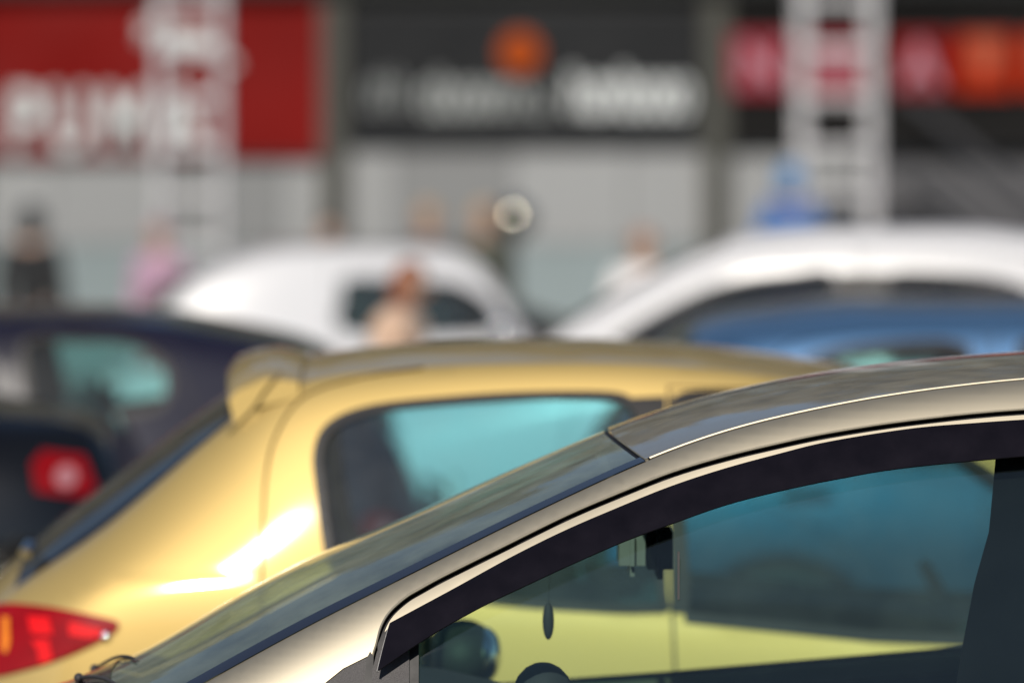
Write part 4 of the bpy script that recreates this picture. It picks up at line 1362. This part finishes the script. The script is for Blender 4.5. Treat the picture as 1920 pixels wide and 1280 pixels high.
def person(label, loc, rz, h, top, bottom, hair, lean=0.0, arms='down', hood=None, long_hair=False, shoes=(.03, .03, .03), coat=False):
    """standing figure that faces -y before rotation"""
    t = thing('person', label, 'person', loc, rz)
    k = h / 1.75

    def tl(p, z0=.95):
        x, y, z = p
        if z > z0 and lean:
            dy, dz = y, z - z0
            y = dy * math.cos(lean) - dz * math.sin(lean)
            z = z0 + dy * math.sin(lean) + dz * math.cos(lean)
        return (x * k, y * k, z * k)
    N, E, roots = [], [], [0]

    def add(p, r, par=None, raw=False):
        q = tl(p) if not raw else tuple(c * k for c in p)
        N.append((*q, r * k if not isinstance(r, tuple) else (r[0] * k, r[1] * k)))
        i = len(N) - 1
        if par is not None:
            E.append((par, i))
        return i
    pel = add((0, 0, .95), .135)
    bel = add((0, 0, 1.10), .125, pel)
    che = add((0, .0, 1.30), .145, bel)
    nb = add((0, .015, 1.45), .085, che)
    nk = add((0, .0, 1.52), .055, nb)
    h1 = add((0, -.02, 1.60), .078, nk)
    h2 = add((0, -.015, 1.68), .085, h1)
    add((0, -.01, 1.735), .055, h2)
    ends, wrists, elbows, shs, knees, ank, hips = [], [], [], [], [], [], []
    for s in (-1, 1):
        sh = add((s * .185, .01, 1.42), .062, nb)
        if arms == 'down':
            el, wr = (s * .245, .03, 1.14), (s * .25, -.05, .90)
        elif arms == 'front':
            el, wr = (s * .25, -.02, 1.15), (s * .10, -.26, 1.16)
        else:
            el, wr = (s * .26, -.10, 1.18), (s * .20, -.34, 1.24)
        e_ = add(el, .045, sh)
        w_ = add(wr, .030, e_)
        d = (Vector(wr) - Vector(el)).normalized()
        pm = Vector(wr) + d * .07
        p_ = add(tuple(pm), (.038, .022), w_)
        shs.append(sh), elbows.append(e_), wrists.append(w_)
        side = d.cross(Vector((s, 0, 0))).normalized()
        for f, (o_, ln) in enumerate(((-.030, .070), (-.010, .082), (.010, .076), (.030, .058))):
            b = Vector(wr) + d * .085 + side * o_
            i0 = add(tuple(b), .010)
            roots.append(i0)
            i1 = add(tuple(b + d * ln * .55 + Vector((-s * .008, 0, 0))), .009, i0)
            add(tuple(b + d * ln + Vector((-s * .022, 0, 0))), .0075, i1)
        b = Vector(wr) + d * .035 - side * .028
        i0 = add(tuple(b), .011)
        roots.append(i0)
        i1 = add(tuple(b - side * .028 + d * .03), .010, i0)
        add(tuple(b - side * .034 + d * .062), .008, i1)
        hp = add((s * .095, 0, .88), .098, pel)
        kn = add((s * .105, -.015, .49), .062, hp)
        an = add((s * .11, .02, .09), .042, kn)
        hips.append(hp), knees.append(kn), ank.append(an)
        add((s * .12, -.13, .04), .035, an)
    body = skin_mesh('body', N, E, roots, M['skin'], t, 2)
    # face: nose, ears, eyes
    MB().ball(tl((0, -.105, 1.625)), (.014 * k, .022 * k, .022 * k), 8, 6).build('nose', M['skin'], t, True)
    for s in (-1, 1):
        MB().ball(tl((s * .083, -.01, 1.63)), (.012 * k, .022 * k, .032 * k), 8, 6).build('ear', M['skin'], t, True)
        MB().ball(tl((s * .034, -.090, 1.655)), (.013 * k, .010 * k, .009 * k), 8, 6).build('eye', M['seal'], t, True)
    MB().ball(tl((0, -.092, 1.578)), (.026 * k, .010 * k, .007 * k), 8, 6).build('mouth', pbr('lips', (.4, .16, .14), .5), t, True)
    # hair or hood: a shell open at the face
    hb = bmesh.new()
    bmesh.ops.create_uvsphere(hb, u_segments=24, v_segments=16, radius=1)
    kill = [v for v in hb.verts if v.co.y < -.42 and v.co.z < .42 or v.co.z < (-.95 if long_hair or hood else -.35)]
    bmesh.ops.delete(hb, geom=kill, context='VERTS')
    sc = (.118, .135, .155) if hood else (.098, .112, .125)
    V_ = [tl((v.co.x * sc[0], v.co.y * sc[1] + (.005 if not hood else .01), 1.655 + v.co.z * sc[2] - (.03 if long_hair and v.co.z < -.3 else 0))) for v in hb.verts]
    hb.verts.index_update()
    ho = mesh_obj('hood' if hood else 'hair', V_, [[v.index for v in q.verts] for q in hb.faces], hood or hair, t)
    hb.free()
    sm = ho.modifiers.new('thickness', 'SOLIDIFY')
    sm.thickness = .014 * k
    # jacket
    g_ = .022
    J, JE = [], []

    def ja(p, r, par=None):
        J.append((*tl(p), (r + g_) * k))
        if par is not None:
            JE.append((par, len(J) - 1))
        return len(J) - 1
    j0 = ja((0, 0, .86), .150)
    if coat:
        jc = ja((0, 0, .60), .19, j0)
    j1 = ja((0, 0, 1.10), .135, j0)
    j2 = ja((0, 0, 1.30), .155, j1)
    j3 = ja((0, .015, 1.44), .095, j2)
    ja((0, .01, 1.50), .060, j3)
    for s in (-1, 1):
        a = ja((s * .185, .01, 1.42), .066, j3)
        if arms == 'down':
            el, wr = (s * .245, .03, 1.14), (s * .25, -.05, .90)
        elif arms == 'front':
            el, wr = (s * .25, -.02, 1.15), (s * .10, -.26, 1.16)
        else:
            el, wr = (s * .26, -.10, 1.18), (s * .20, -.34, 1.24)
        b = ja(el, .050, a)
        ja(wr, .036, b)
    skin_mesh('jacket', J, JE, [0], top, t, 2)
    T_, TE = [], []

    def ta(p, r, par=None):
        T_.append((*tl(p), (r + .014) * k))
        if par is not None:
            TE.append((par, len(T_) - 1))
        return len(T_) - 1
    q0 = ta((0, 0, .96), .135)
    for s in (-1, 1):
        a = ta((s * .095, 0, .87), .098, q0)
        b = ta((s * .105, -.015, .49), .064, a)
        ta((s * .11, .02, .10), .050, b)
    skin_mesh('trousers', T_, TE, [0], bottom, t, 2)
    shm = pbr('shoe_leather', shoes, .5)
    for s in (-1, 1):
        MB().ball((s * .118 * k, -.055 * k, .045 * k), (.05 * k, .135 * k, .048 * k)).build('shoe', shm, t, True)
    return t


dark_hair = pbr('dark_brown_hair', (.035, .022, .016), .6, var=.3, scale=30)
red_hair = pbr('auburn_hair', (.24, .075, .03), .6, var=.3, scale=30)
fair_hair = pbr('fair_hair', (.42, .28, .14), .6, var=.3, scale=30)
jeans = cloth('blue_denim', (.05, .07, .13))
black_c = cloth('black_cloth', (.010, .011, .013))
person('person in a black hooded jacket standing by the pale wall at the left', (-3.92, 45.5, 0), R(165), 1.76, black_c, jeans, dark_hair, hood=black_c)
person('person in a lilac pink jacket standing by the left truss tower', (-2.80, 44.2, 0), R(-30), 1.66, cloth('lilac_pink_cloth', (.42, .26, .36)), jeans, cloth('pink_headscarf', (.40, .27, .33)), long_hair=True)
person('person in a beige coat with auburn hair leaning forward near the small white hatchback', (-.62, 27.0, 0), R(75), 1.50, cloth('beige_cloth', (.62, .42, .30)), cloth('tan_trousers', (.3, .24, .2)), red_hair, lean=.22, arms='front', coat=True, long_hair=True)
person('person with dark brown hair in a grey top beside the olive column', (-1.55, 47.0, 0), R(20), 1.69, cloth('grey_cloth', (.26, .27, .27)), jeans, dark_hair)
person('fair-haired person in a slate jacket, the one with no glint ball beside them', (-.70, 46.2, 0), R(-25), 1.80, cloth('slate_cloth', (.055, .062, .075)), black_c, fair_hair)
person('fair-haired person in an olive jacket standing beside the round pale glint ball', (-.24, 46.6, 0), R(35), 1.80, cloth('olive_cloth', (.07, .075, .055)), jeans, fair_hair)
person('person in a white shirt behind the bonnet of the tall white family car', (.88, 37.5, 0), R(-15), 1.62, cloth('white_cloth', (.75, .72, .72)), jeans, pbr('bald_scalp', (.36, .23, .18), .5), arms='front')

# person in blue up on the foot of the right tower
blue_c = cloth('bright_blue_cloth', (.03, .13, .38))
pf = thing('work_platform', 'low grey work platform at the foot of the right truss tower', 'platform', (2.40, 46.6, 0))
MB().box((0, 0, .27), (1.1, .8, .06), bev=.008).build('deck', M['alu'], pf)
for (x, y) in ((-.5, -.35), (.5, -.35), (-.5, .35), (.5, .35)):
    MB().tube([(x, y, 0), (x, y, .24)], .025, 8).build('leg', M['alu'], pf)
person('person in a bright blue hooded jacket standing on the low platform', (2.32, 46.6, .30), R(195), 1.80, blue_c, blue_c, dark_hair, hood=cloth('mid_blue_cloth', (.06, .19, .40)), arms='front')

# polished ball on a stand, added to give a round sun glint
lp = thing('glint_ball', 'round pale polished ball on a thin stand, added for its sun glint', 'glint ball', (.02, 45.9, 0))
MB().tube([(0, 0, .03), (0, 0, 1.62)], .018, 8).build('stand', M['steel'], lp)
MB().lathe([(.001, .0), (.2, .0), (.2, .03), (.001, .04)], (0, 0, 0), 'Z', 20).build('foot', M['steel'], lp)
MB().ball((0, 0, 1.69), (.17, .17, .17), 48, 32).build('globe', M['cream'], lp, True)
